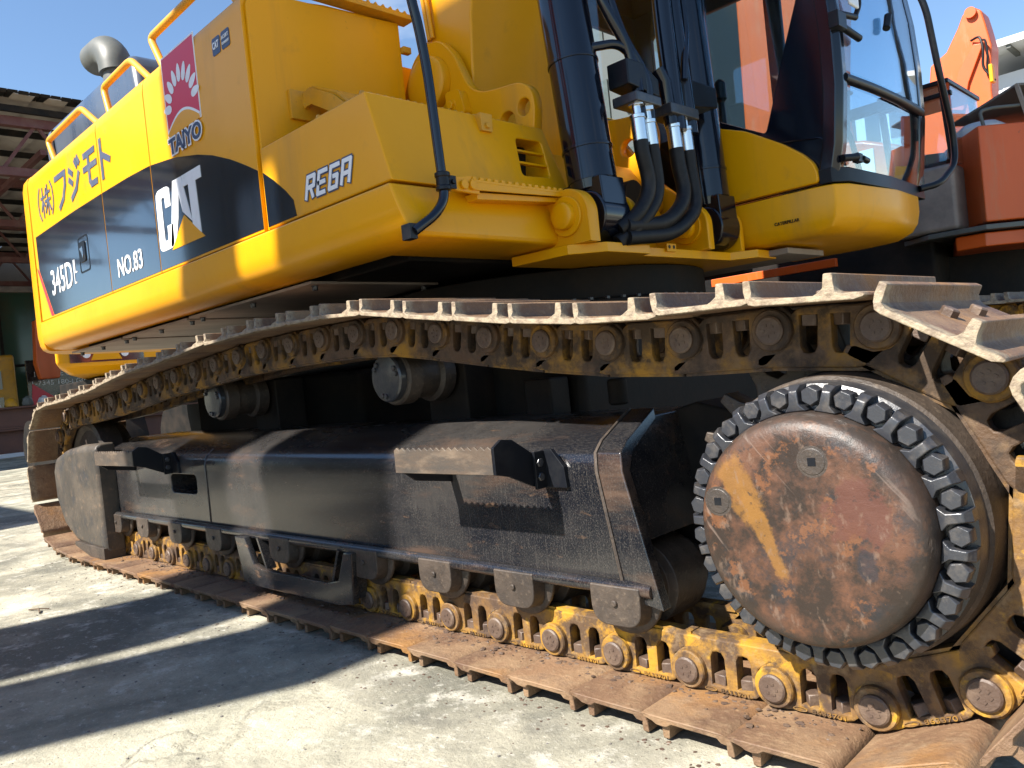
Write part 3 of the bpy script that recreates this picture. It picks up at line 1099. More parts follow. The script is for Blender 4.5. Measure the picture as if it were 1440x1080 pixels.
obj('motor_housing', bm, M_ROLL, EX)
# sprocket teeth
bm = nb()
NT = 23
tp = []
for k in range(NT):
    a = 2 * PI * k / NT
    for da, rr in ((-.10, .325), (-.06, .345), (-.03, .392), (.03, .392), (.06, .345), (.10, .325)):
        tp.append((HC.x + rr * math.cos(a + da), CZS + rr * math.sin(a + da)))
prism(bm, tp, 'y', .265, .335)
obj('sprocket', bm, M_ROLL, EX, 0.004)
# frame guard inside the sprocket
bm = nb()
lathe(bm, [(.05, .45), (.30, .45), (.32, .47), (.32, .60), (.05, .60)], (HC.x, 0, HC.z), 'y', 48)
obj('drive_case', bm, M_FRAME2, EX)

# ---------------------------------------------------------------- carbody and slew ring
bm = nb()
prism(bm, [(-2.5, .64), (-1.5, .64), (-1.3, 1.0), (-.2, 1.0), (0.0, .64), (.5, .64), (.7, 2.90), (0.0, 2.90), (-.2, 2.5), (-1.3, 2.5), (-1.5, 2.90), (-3.0, 2.90)], 'z', .50, .95)
obj('carbody', bm, M_FRAME2, EX, 0.03)
bm = nb()
lathe(bm, [(.60, .92), (.84, .92), (.84, 1.02), (.88, 1.03), (.88, 1.12), (.83, 1.13), (.83, 1.265), (.5, 1.265)], (-.62, 1.745, 0), 'z', 72)
obj('slew_ring', bm, M_FRAME2, EX, 0.006)
bm = nb()
for k in range(72):
    a = 2 * PI * k / 72
    hexbolt(bm, (-.62 + .86 * math.cos(a), 1.745 + .86 * math.sin(a), 1.12), (0, 0, 1), .013, .014)
sb = obj('slew_ring_bolts', bm, M_BOLT, EX)
sb['kind'] = 'stuff'

# ---------------------------------------------------------------- upper structure: floor and skirt
# belly plates
bm = nb()
box(bm, -3.7, -.12, .46, 3.1, 1.302, 1.50)
obj('revolving_frame', bm, M_FRAME2, EX, 0.01)
for i, (a, b_, c, d) in enumerate(((-3.66, -2.75, .34, 1.25), (-2.72, -1.82, .34, 1.20), (-1.79, -.62, .34, 1.02), (-3.66, -2.2, 1.30, 2.9))):
    bm = nb()
    box(bm, a, b_, c, d, 1.284 + .004 * i, 1.296 + .004 * i)
    bp_ = obj('belly_plate', bm, M_BELLY, EX, 0.002)
    bm = nb()
    for xx in (a + .05, (a + b_) / 2, b_ - .05):
        for yy in (c + .05, d - .05):
            hexbolt(bm, (xx, yy, 1.284 + .004 * i), (0, 0, -1), .012, .018, .003)
    obj('plate_bolts', bm, M_BOLT, bp_)

bm = nb()
box(bm, -3.3, -1.35, 1.30, 2.3, .97, 1.29)  # dark box added to block the bright ground seen through the gap
obj('gap_blocker', bm, M_FRAME2, EX, 0.03)

def skirt_pt(z):
    # outward inset and forward slope of the rounded lower skirt
    ins = {1.502: 0, 1.42: .002, 1.37: .010, 1.338: .032, 1.320: .065, 1.314: .125}[z]
    return ins
zs = [1.502, 1.42, 1.37, 1.338, 1.320, 1.314]
bm = nb()
S1, S2, S3 = [], [], []
for z in zs:
    i = skirt_pt(z)
    fx = .165 + (1.502 - z) * .42 - i * .55
    S1.append((-3.712, .180 + i, z))
    S2.append((fx, .180 + i, z))
    S3.append((fx, 1.10 - (1.502 - z) * .15, z))
rr = [[], [], []]
for j, S in enumerate((S1, S2, S3)):
    rr[j] = [bm.verts.new(p) for p in S]
inner = [[bm.verts.new(p) for p in q] for q in (((-3.712, .36, 1.314), (-3.712, .36, 1.502)), ((-.10, .36, 1.314), (-.10, .36, 1.502)), ((-.10, 1.07, 1.314), (-.10, 1.10, 1.502)))]
fs = []
for j in (0, 1):
    for k in range(len(zs) - 1):
        fs.append(bm.faces.new((rr[j][k], rr[j + 1][k], rr[j + 1][k + 1], rr[j][k + 1])))
    fs.append(bm.faces.new((rr[j][0], rr[j + 1][0], inner[j + 1][1], inner[j][1])))
    fs.append(bm.faces.new((rr[j][-1], rr[j + 1][-1], inner[j + 1][0], inner[j][0])))
    fs.append(bm.faces.new((inner[j][0], inner[j + 1][0], inner[j + 1][1], inner[j][1])))
fs.append(bm.faces.new(rr[0] + [inner[0][0], inner[0][1]]))
fs.append(bm.faces.new(rr[2] + [inner[2][0], inner[2][1]]))
bmesh.ops.recalc_face_normals(bm, faces=fs)
skirt = obj('side_skirt', bm, M_YEL, EX, 0.010, 3)

# counterweight
bm = nb()
plan = [(-3.722, .19), (-3.86, .20), (-3.98, .25), (-4.12, .36), (-4.26, .60), (-4.36, 1.0), (-4.40, 1.745), (-4.36, 2.5), (-4.26, 2.9), (-4.0, 3.24), (-3.722, 3.30)]
def scl(pl, s, dx=0):
    return [(-3.722 + (x + 3.722) * s, 1.745 + (y - 1.745) * (1 - (1 - s) * .12)) for x, y in pl]
sections(bm, [[(x, y, z) for x, y in scl(plan, s)] for z, s in ((1.310, .80), (1.325, .90), (1.355, .96), (1.42, 1.0), (1.502, 1.0), (2.40, .97), (2.46, .92), (2.485, .75))])
obj('counterweight', bm, M_YEL, EX, 0.006)

# hood panels along the right side
ptop = [(.200, 1.512), (.200, 2.400), (.203, 2.435), (.215, 2.462), (.238, 2.482), (.28, 2.490), (.42, 2.495), (.42, 1.512)]
panels = [(-3.714, -2.400), (-2.392, -1.722), (-1.714, -.690)]
pobj = []
for a, b_ in panels:
    bm = nb()
    prism(bm, ptop, 'x', a, b_)
    pobj.append(obj('hood_door', bm, M_YEL, EX, 0.002))
# rubber seals seen as dark lines in the gaps
for a, b_ in ((-2.400, -2.392), (-1.722, -1.714), (-3.722, -3.712)):
    bm = nb()
    box(bm, a + .0003, b_ - .0003, .2035, .40, 1.53, 2.40)
    obj('door_seal', bm, M_BLACK, EX)
bm = nb()
box(bm, -3.70, .10, .214, .44, 1.5025, 1.5115)
obj('sill_seal', bm, M_BLACK, EX)
# hood body behind the panels
bm = nb()
prism(bm, [(.43, 1.51), (.43, 2.497), (.60, 2.52), (.98, 2.535), (.98, 1.51)], 'x', -3.70, -.695)
obj('hood_body', bm, M_YEL, EX, 0.006)
bm = nb()
box(bm, -3.70, -.9, .99, 3.0, 1.51, 2.44)
obj('engine_bay', bm, M_YEL, EX, 0.01)
# front wall of the hood (faces the tool box)
bm = nb()
prism(bm, [(.215, 1.515), (.215, 2.42), (.235, 2.465), (.29, 2.482), (.45, 2.492), (.60, 2.50), (.985, 2.52), (.985, 1.515)], 'x', -.688, -.672)
fw = obj('hood_front_wall', bm, M_YEL, EX, 0.003)
bm = nb()
box(bm, -.70, -.62, .44, 1.04, 2.525, 2.55)
box(bm, -.68, -.65, .985, 1.03, 2.38, 2.41)
n = 14
for k in range(n):
    y = .46 + k * .041
    prism(bm, [(y - .012, 2.55), (y, 2.565), (y + .012, 2.55)], 'x', -.64, -.622)
obj('roof_lip', bm, M_YEL2, EX, 0.003)

# black sweep decals
def arc_z(x):
    P = [(-3.66, 2.06), (-2.9, 2.065), (-2.4, 2.06), (-2.0, 2.052), (-1.73, 2.04), (-1.44, 2.005), (-1.2, 1.955), (-1.06, 1.915), (-.9, 1.855), (-.79, 1.805), (-.66, 1.74), (-.58, 1.69), (-.50, 1.63), (-.46, 1.59), (-.44, 1.525)]
    for i in range(len(P) - 1):
        if P[i][0] <= x <= P[i + 1][0]:
            t = (x - P[i][0]) / (P[i + 1][0] - P[i][0])
            return P[i][1] * (1 - t) + P[i + 1][1] * t
    return P[-1][1]
def sweep(x0, x1, left=None):
    n = 14
    top = [(x0 + (x1 - x0) * k / n, arc_z(x0 + (x1 - x0) * k / n)) for k in range(n + 1)]
    return (left or [(x0, 1.522)]) + [(x1, 1.522)] + top[::-1]
YD = .1985
decs = [sweep(-3.655, -2.4015, [(-3.655, 1.84), (-3.445, 1.522)]), sweep(-2.3905, -1.7235), sweep(-1.7125, -.6915)]
for lp, po in zip(decs, pobj):
    d = plate('black_stripe', [lp], 'y', YD - .0005, YD + .0020, M_HOOD, po, 0)
# red flash
plate('red_flash', [[(-3.700, 1.86), (-3.665, 1.84), (-3.455, 1.522), (-3.50, 1.522)]], 'y', YD - .001, YD + .0020, M_RED, pobj[0], 0)

# company name in Japanese, bold strokes
def strokes(name, polys, x0, x1, z0, z1, w, mat, par, y=YD - .0015):
    bm = nb()
    for i, pl in enumerate(polys):
        for j in range(len(pl) - 1):
            a = Vector((x0 + pl[j][0] * (x1 - x0), 0, z0 + pl[j][1] * (z1 - z0)))
            b = Vector((x0 + pl[j + 1][0] * (x1 - x0), 0, z0 + pl[j + 1][1] * (z1 - z0)))
            d = (b - a).normalized()
            nrm = Vector((-d.z, 0, d.x)) * w / 2
            a2, b2 = a - d * w * .35, b + d * w * .35
            yy = y - .0001 * (i + j)
            vs = [bm.verts.new((p.x, yy, p.z)) for p in (a2 - nrm, b2 - nrm, b2 + nrm, a2 + nrm)]
            vb = [bm.verts.new((p.x, .1995, p.z)) for p in (a2 - nrm, b2 - nrm, b2 + nrm, a2 + nrm)]
            bm.faces.new(vs)
            for q in range(4):
                r = (q + 1) % 4
                bm.faces.new((vs[q], vs[r], vb[r], vb[q]))
    bmesh.ops.recalc_face_normals(bm, faces=bm.faces[:])
    return obj(name, bm, mat, par)
FU = [[(0, .92), (.95, .92), (.88, .55), (.62, .2), (.25, 0)]]
JI = [[(.05, .85), (.30, .70)], [(0, .58), (.25, .43)], [(.1, .02), (.55, .22), (.85, .60)], [(.62, 1.0), (.74, .84)], [(.82, 1.04), (.95, .88)]]
MO = [[(.08, .92), (.92, .92)], [(0, .55), (1, .55)], [(.42, .92), (.42, .16), (.52, .04), (.95, .04)]]
TO = [[(.2, 1), (.2, 0)], [(.22, .62), (.95, .36)]]
KB = [[(.0, .68), (.42, .68)], [(.21, 1), (.21, 0)], [(.2, .6), (.02, .25)], [(.22, .55), (.4, .36)], [(.58, .92), (.50, .66)], [(.55, .76), (.98, .76)], [(.46, .50), (1, .50)], [(.74, 1), (.74, 0)], [(.72, .48), (.44, .12)], [(.76, .48), (1, .12)]]
PL = [[(.9, 1.0), (.35, .78), (.2, .5), (.35, .22), (.9, 0)]]
PRR = [[(.1, 1.0), (.65, .78), (.8, .5), (.65, .22), (.1, 0)]]
TZ0, TZ1 = 2.135, 2.335
strokes('lettering', PL, -3.53, -3.47, TZ0, TZ1, .014, M_SLATE, pobj[0])
strokes('lettering', KB, -3.46, -3.27, TZ0 + .01, TZ1 - .01, .017, M_SLATE, pobj[0])
strokes('lettering', PRR, -3.26, -3.20, TZ0, TZ1, .014, M_SLATE, pobj[0])
strokes('lettering', FU, -3.15, -2.95, TZ0, TZ1, .034, M_SLATE, pobj[0])
strokes('lettering', JI, -2.89, -2.69, TZ0, TZ1, .034, M_SLATE, pobj[0])
strokes('lettering', MO, -2.63, -2.43, TZ0, TZ1, .034, M_SLATE, pobj[0])
strokes('lettering', TO, -2.375, -2.22, TZ0, TZ1, .034, M_SLATE, pobj[1])
# model number, fleet number
fit_text('model_number', '345D', -3.42, -3.01, 1.64, 1.80, YD - .0025, M_WHITE, pobj[0], .004)
strokes('model_number', [[(0, 1), (0, 0), (.5, 0)], [(.35, 1), (.35, .45), (.9, .45)]], -2.975, -2.915, 1.655, 1.79, .008, M_WHITE, pobj[0], YD - .003)
fit_text('fleet_number', 'NO.83', -2.27, -1.93, 1.575, 1.675, YD - .0025, M_WHITE, pobj[1], .008)
# maker's letters
def letters(polys, x0, x1, z0, z1, mat, par, name, dy=.003):
    for lp in polys:
        loops = lp if isinstance(lp[0][0], (list, tuple)) else [lp]
        loops = [[(x0 + p[0] * (x1 - x0), z0 + p[1] * (z1 - z0)) for p in l] for l in loops]
        plate(name, loops, 'y', YD - dy, YD, mat, par, 0)
Cc = round_poly([(.33, .98), (.02, .98), (.0, .02), (.33, .02), (.34, .38), (.215, .38), (.21, .16), (.13, .16), (.135, .84), (.21, .84), (.21, .66), (.33, .66)], [.10, .10, .10, .10, 0, 0, .04, .04, .04, .04, 0, 0])
Aa = [(.43, 1.0), (.60, 1.0), (.76, .30), (.585, .50), (.50, .62), (.515, .74), (.46, .42), (.36, .04), (.32, .04)]
Aa = [(.42, 1.0), (.60, 1.0), (.745, .28), (.57, .475), (.52, .76), (.465, .42), (.36, .04), (.25, .04)]
Tt = [(.60, 1.0), (1.0, 1.0), (.99, .83), (.865, .83), (.85, .04), (.70, .22), (.71, .83), (.62, .83)]
Tt = [(.615, 1.0), (1.0, 1.0), (1.0, .83), (.88, .83), (.90, .06), (.75, .22), (.735, .83), (.635, .83)]
letters([Cc, Aa, Tt], -1.695, -1.185, 1.60, 1.905, M_WHITE, pobj[2], 'brand_letter')
letters([[(.28, 0.0), (.97, 0.0), (.60, .43)]], -1.70, -1.19, 1.595, 1.905, M_YEL, pobj[2], 'brand_triangle', .0035)
# red square sign with the white sun petals
lx0, lx1, lz0, lz1 = -1.462, -1.128, 2.108, 2.462
plate('company_badge', [[(lx0 - .008, lz0 - .008), (lx1 + .008, lz0 - .008), (lx1 + .008, lz1 + .008), (lx0 - .008, lz1 + .008)]], 'y', YD - .001, YD + .002, M_WHITE, pobj[2], 0)
bd = plate('company_badge', [[(lx0, lz0), (lx1, lz0), (lx1, lz1), (lx0, lz1)]], 'y', YD - .002, YD, M_RED, pobj[2], 0)
bm = nb()
cx_, cz_ = (lx0 + lx1) / 2, lz0 + .095
for k in range(9):
    a = math.radians(8 + k * 20.5)
    u = Vector((math.cos(a), 0, math.sin(a)))
    t = Vector((-u.z, 0, u.x))
    c = Vector((cx_, 0, cz_)) + u * .148
    vs = []
    for j in range(14):
        q = 2 * PI * j / 14
        r_ = .042 * math.cos(q)
        w_ = .020 * math.sin(q) * (1 - .25 * math.cos(q))
        p = c + u * r_ + t * w_
        vs.append(bm.verts.new((p.x, YD - .0032, p.z)))
    bm.faces.new(vs)
bmesh.ops.recalc_face_normals(bm, faces=bm.faces[:])
obj('badge_petals', bm, M_WHITE, pobj[2])
bw = [(lx0, lz0)] + [(lx0 + (lx1 - lx0) * k / 14, lz0 + .018 + .062 * math.sin(PI * k / 14)) for k in range(15)] + [(lx1, lz0)]
plate('badge_curve', [bw], 'y', YD - .0042, YD - .001, M_WHITE, pobj[2], 0)
bw = [(lx0 + .01, lz0 - .01)] + [(lx0 + (lx1 - lx0) * k / 14, lz0 + .006 + .062 * math.sin(PI * k / 14)) for k in range(15)] + [(lx1 - .01, lz0 - .01)]
plate('badge_curve', [bw], 'y', YD - .0048, YD - .001, M_YEL, pobj[2], 0)
fit_text('badge_name', 'TAIYO', lx0 - .012, lx1 + .012, 2.008, 2.098, YD - .0052, M_WHITE, pobj[2], .085)
fit_text('badge_name', 'TAIYO', lx0 - .004, lx1 + .004, 2.016, 2.090, YD - .0066, M_NAVY, pobj[2], .035)
plate('small_sticker', [rrect(-.955, -.885, 2.30, 2.372, .01)], 'y', YD - .001, YD + .002, M_NAVY, pobj[2], 0)
plate('small_sticker', [rrect(-.872, -.800, 2.30, 2.372, .01)], 'y', YD - .001, YD + .002, M_NAVY, pobj[2], 0)
fit_text('sticker_text', 'CAT', -.948, -.895, 2.325, 2.355, YD - .0022, M_WHITE, pobj[2], .02)
fit_text('sticker_text', 'ACERT', -.866, -.806, 2.34, 2.355, YD - .0022, M_WHITE, pobj[2], .0)
fit_text('sticker_text', 'TECHNOLOGY', -.866, -.806, 2.318, 2.328, YD - .0022, M_WHITE, pobj[2], .0)
# latch on the rear door
plate('door_latch', [rrect(-2.86, -2.69, 1.69, 1.90, .02), rrect(-2.85, -2.70, 1.70, 1.89, .018)], 'y', YD - .002, YD + .002, M_BLACK, pobj[0], 0)
plate('latch_paddle', [rrect(-2.84, -2.74, 1.75, 1.87, .02)], 'y', YD - .006, YD + .002, M_BLACK, pobj[0], .002)
plate('latch_paddle', [[(-2.82, 1.83), (-2.77, 1.84), (-2.765, 1.79), (-2.78, 1.77), (-2.79, 1.80)]], 'y', YD - .010, YD - .005, M_CHROME, pobj[0], 0)

# ---------------------------------------------------------------- tool box with grille
bm = nb()
lo = [(-.664, .202), (.155, .202), (.155, 1.115), (-.664, 1.115)]
hi = [(-.664, .202), (.055, .202), (.055, 1.085), (-.664, 1.085)]
sections(bm, [[(x, y, 1.514) for x, y in lo], [(x, y, 1.835) for x, y in hi]])
tb = obj('tool_box', bm, M_YEL, EX)
bmc = nb()
prism(bmc, round_poly([(.895, 1.765), (1.045, 1.768), (1.025, 1.610), (.860, 1.602)], .022), 'x', -.02, .30)
cut = obj('cutter', bmc, M_BLACK)
m = tb.modifiers.new('cut', 'BOOLEAN')
m.object = cut
m.operation = 'DIFFERENCE'
m.solver = 'EXACT'
dg = bpy.context.evaluated_depsgraph_get()
dg.update()
me = bpy.data.meshes.new_from_object(tb.evaluated_get(dg))
tb.modifiers.clear()
tb.data = me
finish(tb, None, EX, 0.008, 3)
bpy.data.objects.remove(cut)
bm = nb()
box(bm, -.018, -.012, .84, 1.06, 1.59, 1.78)
obj('grille_back', bm, M_BLACK, tb)
for z in (1.712, 1.660):
    bm = nb()
    box(bm, .052 + (1.835 - z) * .312 - .02, .052 + (1.835 - z) * .312, .85, 1.05, z - .004, z + .004)
    obj('grille_bar', bm, M_YEL, tb)
# box lid catch
bm = nb()
prism(bm, [(.70, 1.832), (.762, 1.832), (.758, 1.765), (.702, 1.765)], 'x', .05, .090)
hexbolt(bm, (.090, .73, 1.785), (1, 0, 0), .012, .01)
obj('lid_catch', bm, M_YEL2, tb, 0.002)
# black sweep and badge on the tool box side
ts = [(-.655, 1.522), (-.44, 1.522), (-.452, 1.585), (-.50, 1.63), (-.58, 1.69), (-.655, 1.738)]
plate('black_stripe', [ts], 'y', YD + .0015, YD + .004, M_HOOD, tb, 0)
RG = [[[(0, 0), (0, 1), (.85, 1), (.85, .52), (0, .48)], [(.45, .48), (.85, 0)]],
      [[(.9, 1), (0, 1), (0, 0), (.85, 0)], [(0, .5), (.75, .5)]],
      [[(.9, 1), (0, 1), (0, 0), (.85, 0), (.85, .52), (.4, .52)]],
      [[(0, 0), (0, 1), (.85, 1), (.85, 0)], [(0, .42), (.85, .42)]]]
for k, gl in enumerate(RG):
    sh = [[(px + pz * .45, pz) for px, pz in st] for st in gl]
    xa = -.360 + k * .078
    strokes('badge_letter', sh, xa, xa + .055, 1.567, 1.640, .027, M_NAVY, tb, YD + .001)
    strokes('badge_letter', sh, xa, xa + .055, 1.567, 1.640, .015, M_WHITE, tb, YD - .001)
# serrated walkway along the top of the tool box
def serrated(bm, x0, x1, y0, y1, z, n, along='y', h=.014):
    box(bm, x0, x1, y0, y1, z, z + .010)
    for k in range(n):
        if along == 'y':
            y = y0 + (y1 - y0) * (k + .5) / n
            w = (y1 - y0) / n * .33
            for xe in (x1 - .012, x0):
                prism(bm, [(y - w, z + .009), (y - w * .6, z + .01 + h), (y + w * .6, z + .01 + h), (y + w, z + .009)], 'x', xe, xe + .012)
        else:
            xx = x0 + (x1 - x0) * (k + .5) / n
            w = (x1 - x0) / n * .33
            for ye in (y0, y1 - .012):
                prism(bm, [(xx - w, z + .009), (xx - w * .6, z + .01 + h), (xx + w * .6, z + .01 + h), (xx + w, z + .009)], 'y', ye, ye + .012)
bm = nb()
serrated(bm, -.30, -.01, .23, 1.05, 1.842, 25)
obj('walkway_tread', bm, M_YEL2, EX, 0.0015, 1)
# bent support in front of the hood wall
bm = nb()
pp = [(-.67, 2.03), (-.67, 2.09), (-.60, 2.10), (-.44, 2.02), (-.25, 1.87), (-.32, 1.862), (-.47, 1.96), (-.60, 2.03)]
prism(bm, pp, 'y', .42, .432)
box(bm, -.672, -.655, .36, .50, 1.98, 2.10)
hexbolt(bm, (-.655, .43, 2.04), (1, 0, 0), .015, .012)
obj('tread_support', bm, M_YEL2, EX, 0.002)
bm = nb()
prism(bm, [(-.60, 2.098), (-.43, 2.022), (-.25, 1.872), (-.25, 1.882), (-.43, 2.034), (-.60, 2.108)], 'y', .43, .95)
obj('tread_plate', bm, M_YEL2, EX, 0.002)

# front step with clamp and the hand pipe
bm = nb()
serrated(bm, .15, .255, .46, .98, 1.508, 15, h=.010)
prism(bm, [(.46, 1.480), (.46, 1.509), (.98, 1.509), (.98, 1.497)], 'x', .247, .255)
prism(bm, [(.50, 1.455), (.50, 1.48), (.95, 1.497), (.96, 1.480)], 'x', .16, .235)
obj('front_step', bm, M_YEL, EX, 0.002)
bm = nb()
prism(bm, [(.36, 1.475), (.36, 1.515), (.47, 1.53), (.50, 1.515), (.50, 1.47), (.47, 1.47)], 'x', .235, .250)
rod(bm, (.25, .425, 1.495), (.262, .425, 1.495), .016)
rod(bm, (.25, .465, 1.497), (.262, .465, 1.497), .016)
obj('clamp_arm', bm, M_YEL, EX, 0.002)
hp = [(.25, .262, 2.30), (.25, .28, 2.085), (.252, .298, 2.00), (.252, .316, 1.86), (.252, .335, 1.44), (.25, .29, 1.385), (.235, .205, 1.33)]
bm = nb()
tube(bm, hp, .0165, 16, .06)
hpipe = obj('hand_pipe', bm, M_DARKBLUE, EX)
bm = nb()
lathe(bm, [(.021, 1.465), (.026, 1.468), (.026, 1.478), (.023, 1.482), (.023, 1.508), (.026, 1.512), (.026, 1.524), (.021, 1.527)], (.252, .334, 0), 'z', 24)
box(bm, .240, .262, .355, .385, 1.475, 1.518)
hexbolt(bm, (.262, .37, 1.497), (1, 0, 0), .009, .008)
obj('pipe_clamp', bm, M_BLACK, hpipe, 0.001, 1)
bm = nb()
box(bm, .195, .24, .185, .215, 1.305, 1.355)
obj('pipe_foot', bm, M_BLACK, hpipe, 0.002)

# ---------------------------------------------------------------- boom foot bracket and boom
bpts = [(-.95, 1.55), (-.80, 2.10), (-.735, 2.26), (-.66, 2.36), (-.56, 2.40), (-.47, 2.385), (-.39, 2.30), (-.345, 2.20), (-.31, 2.12), (-.24, 2.075), (-.14, 2.058), (-.01, 2.045), (.05, 2.00), (.065, 1.93), (.04, 1.80), (.04, 1.55)]
bpts = round_poly(bpts, .04)
plate('boom_bracket', [bpts, circ(-.10, 1.90, .045), circ(.0, 1.935, .035)], 'y', 1.045, 1.095, M_YEL, EX, .006)
plate('boom_bracket', [bpts, circ(-.10, 1.90, .045), circ(.0, 1.935, .035)], 'y', 1.90, 1.95, M_YEL, EX, .006)
bm = nb()
lathe(bm, [(.03, .99), (.11, .995), (.125, 1.005), (.13, 1.045)], (-.55, 0, 2.20), 'y', 40)
pin = obj('boom_pin', bm, M_YEL, EX, 0.004)
bm = nb()
prism(bm, round_poly([(-.42, 1.98), (-.42, 2.12), (-.33, 2.11), (-.30, 2.0)], .02), 'y', 1.0, 1.045)
hexbolt(bm, (-.38, 1.0, 2.05), (0, -1, 0), .02, .015, .004)
obj('pin_keeper', bm, M_YEL, EX, 0.004)
bm = nb()
sections(bm, [[(-.86, 1.12, 1.75), (-.36, 1.12, 1.75), (-.36, 1.86, 1.75), (-.86, 1.86, 1.75)],
              [(-.80, 1.12, 2.10), (-.36, 1.12, 2.10), (-.36, 1.86, 2.10), (-.80, 1.86, 2.10)],
              [(-.64, 1.12, 2.46), (-.325, 1.12, 2.46), (-.325, 1.86, 2.46), (-.64, 1.86, 2.46)],
              [(-.62, 1.12, 3.2), (-.16, 1.12, 3.2), (-.16, 1.86, 3.2), (-.62, 1.86, 3.2)],
              [(-.50, 1.12, 4.6), (.25, 1.12, 4.6), (.25, 1.86, 4.6), (-.50, 1.86, 4.6)],
              [(.1, 1.12, 6.2), (.9, 1.12, 5.9), (.9, 1.86, 5.9), (.1, 1.86, 6.2)]])
boom = obj('boom', bm, M_YEL, EX, 0.012, 3)
bm = nb()
tube(bm, [(-.60, 1.105, 2.44), (-.625, 1.105, 2.7), (-.62, 1.105, 3.2)], .012)
tube(bm, [(-.57, 1.10, 2.44), (-.595, 1.10, 2.7), (-.59, 1.10, 3.2)], .010)
obj('grease_pipe', bm, M_YEL, boom)
# centre box between the cylinders
bm = nb()
prism(bm, [(-.9, 1.33), (-.9, 1.9), (-.40, 1.9), (-.30, 1.85), (-.10, 1.80), (.02, 1.62), (.10, 1.42), (.10, 1.33)], 'y', 1.10, 1.90)
obj('frame_centre', bm, M_YEL, EX, 0.01)
bm = nb()
prism(bm, [(-.6, 1.32), (-.6, 2.12), (-.42, 2.16), (-.22, 2.02), (-.02, 1.74), (.22, 1.52), (.26, 1.32)], 'y', 1.96, 2.00)
obj('centre_web', bm, M_YEL, EX, 0.004)
bm = nb()
rod(bm, (.10, 1.70, 1.76), (.16, 1.70, 1.76), .032)
rod(bm, (.02, 1.66, 1.60), (.08, 1.66, 1.60), .075)
obj('frame_port', bm, M_FRAME2, EX)
# base plate at the front of the frame
bm = nb()
prism(bm, [(.0, .88), (.28, .90), (.375, 1.02), (.375, 1.30), (.33, 1.31), (.33, 2.02), (.43, 2.10), (.42, 2.3), (.0, 2.3)], 'z', 1.268, 1.306)
obj('front_base_plate', bm, M_YEL, EX, 0.003)
bm = nb()
box(bm, .33, .342, 1.475, 1.545, 1.290, 1.325)
p_ = obj('lug_plate', bm, M_YEL, EX, 0.002)
bm = nb()
rod(bm, (.342, 1.492, 1.310), (.3435, 1.492, 1.310), .008, 14)
rod(bm, (.342, 1.526, 1.310), (.3435, 1.526, 1.310), .008, 14)
obj('lug_hole', bm, M_BLACK, p_)

def foot_plates(ylist, cx, cz, R=.105):
    for y0, y1 in ylist:
        pts = [(cx - .22, 1.306), (cx - .14, cz + .05)] + circ(cx, cz, R, 16, 0, 130)[::-1] + [(cx + R, 1.306)]
        plate('cylinder_bracket', [pts], 'y', y0, y1, M_YEL, EX, .005)
        bm = nb()
        rod(bm, (cx, y0 - .012, cz), (cx, y0 + .001, cz), R * .72, 28)
        lathe(bm, [(.012, y0 - .042), (.04, y0 - .042), (.05, y0 - .036), (.052, y0 - .010)], (cx, 0, cz), 'y', 28)
        obj('bracket_boss', bm, M_YEL, EX, 0.003)
foot_plates(((.925, .985), (1.215, 1.255)), .27, 1.415)
foot_plates(((1.76, 1.81), (2.05, 2.085)), .27, 1.420)

# boom cylinders
def cylinder(y, top, R=.098):
    a = Vector((.285, y, 1.42))
    d = (Vector(top) - a).normalized()
    bm = nb()
    rod(bm, a + d * .14, a + d * 1.9, R, 48)
    c = obj('boom_cylinder', bm, M_DARKBLUE, EX)
    bm = nb()
    rod(bm, a + d * .10, a + d * .185, R * .92, 40, R * 1.0)
    lathe(bm, [(.04, y - .082), (.096, y - .082), (.100, y - .076), (.100, y + .076), (.096, y + .082), (.04, y + .082)], (a.x, 0, a.z), 'y', 36)
    beam(bm, a, a + d * .14, .19, .15, up=Vector((0, 1, 0)))
    obj('cylinder_eye', bm, M_DARKBLUE, c, 0.006)
    for t in (.27, .62):
        bm = nb()
        rod(bm, a + d * (t - .006), a + d * (t + .006), R + .004, 48)
        obj('cylinder_band', bm, M_DARKBLUE, c, 0.002)
    bm = nb()
    rod(bm, a + d * 1.9, a + d * 3.3, .055, 32)
    obj('cylinder_rod', bm, M_CHROME, c)
    return a, d
A0, D0 = cylinder(1.10, (.215, 1.10, 2.30))
A1, D1 = cylinder(1.96, (.24, 1.96, 2.45))

# steel lines, clamp blocks and hoses
def clamp_block(pts, z0, z1, x0, x1):
    bm = nb()
    prism(bm, pts, 'x', x0, x1)
    obj('pipe_clamp_block', bm, M_BLACK, EX, 0.006)
clamp_block([(1.19, 1.92), (1.19, 2.02), (1.30, 2.02), (1.40, 1.97), (1.40, 1.90)], 0, 0, .33, .43)
clamp_block([(1.50, 1.88), (1.50, 1.98), (1.60, 2.02), (1.86, 2.02), (1.86, 1.93)], 0, 0, .33, .43)
bm = nb()
tube(bm, [(.30, 1.13, 2.55), (.36, 1.16, 2.25), (.40, 1.27, 2.06), (.42, 1.27, 1.80)], .021, 14, .1)
tube(bm, [(.32, 1.20, 2.45), (.38, 1.25, 2.12), (.42, 1.33, 1.98), (.42, 1.33, 1.80)], .021, 14, .1)
tube(bm, [(.30, 1.10, 2.08), (.38, 1.22, 2.10), (.40, 1.29, 2.04), (.42, 1.27, 1.90)], .018, 14, .06)
obj('steel_oil_line', bm, M_DARKBLUE, EX)
bm = nb()
tube(bm, [(.38, 1.55, 2.9), (.40, 1.53, 2.2), (.42, 1.52, 1.78)], .040, 18)
tube(bm, [(.36, 1.66, 2.9), (.40, 1.62, 2.2), (.42, 1.62, 1.78)], .034, 18)
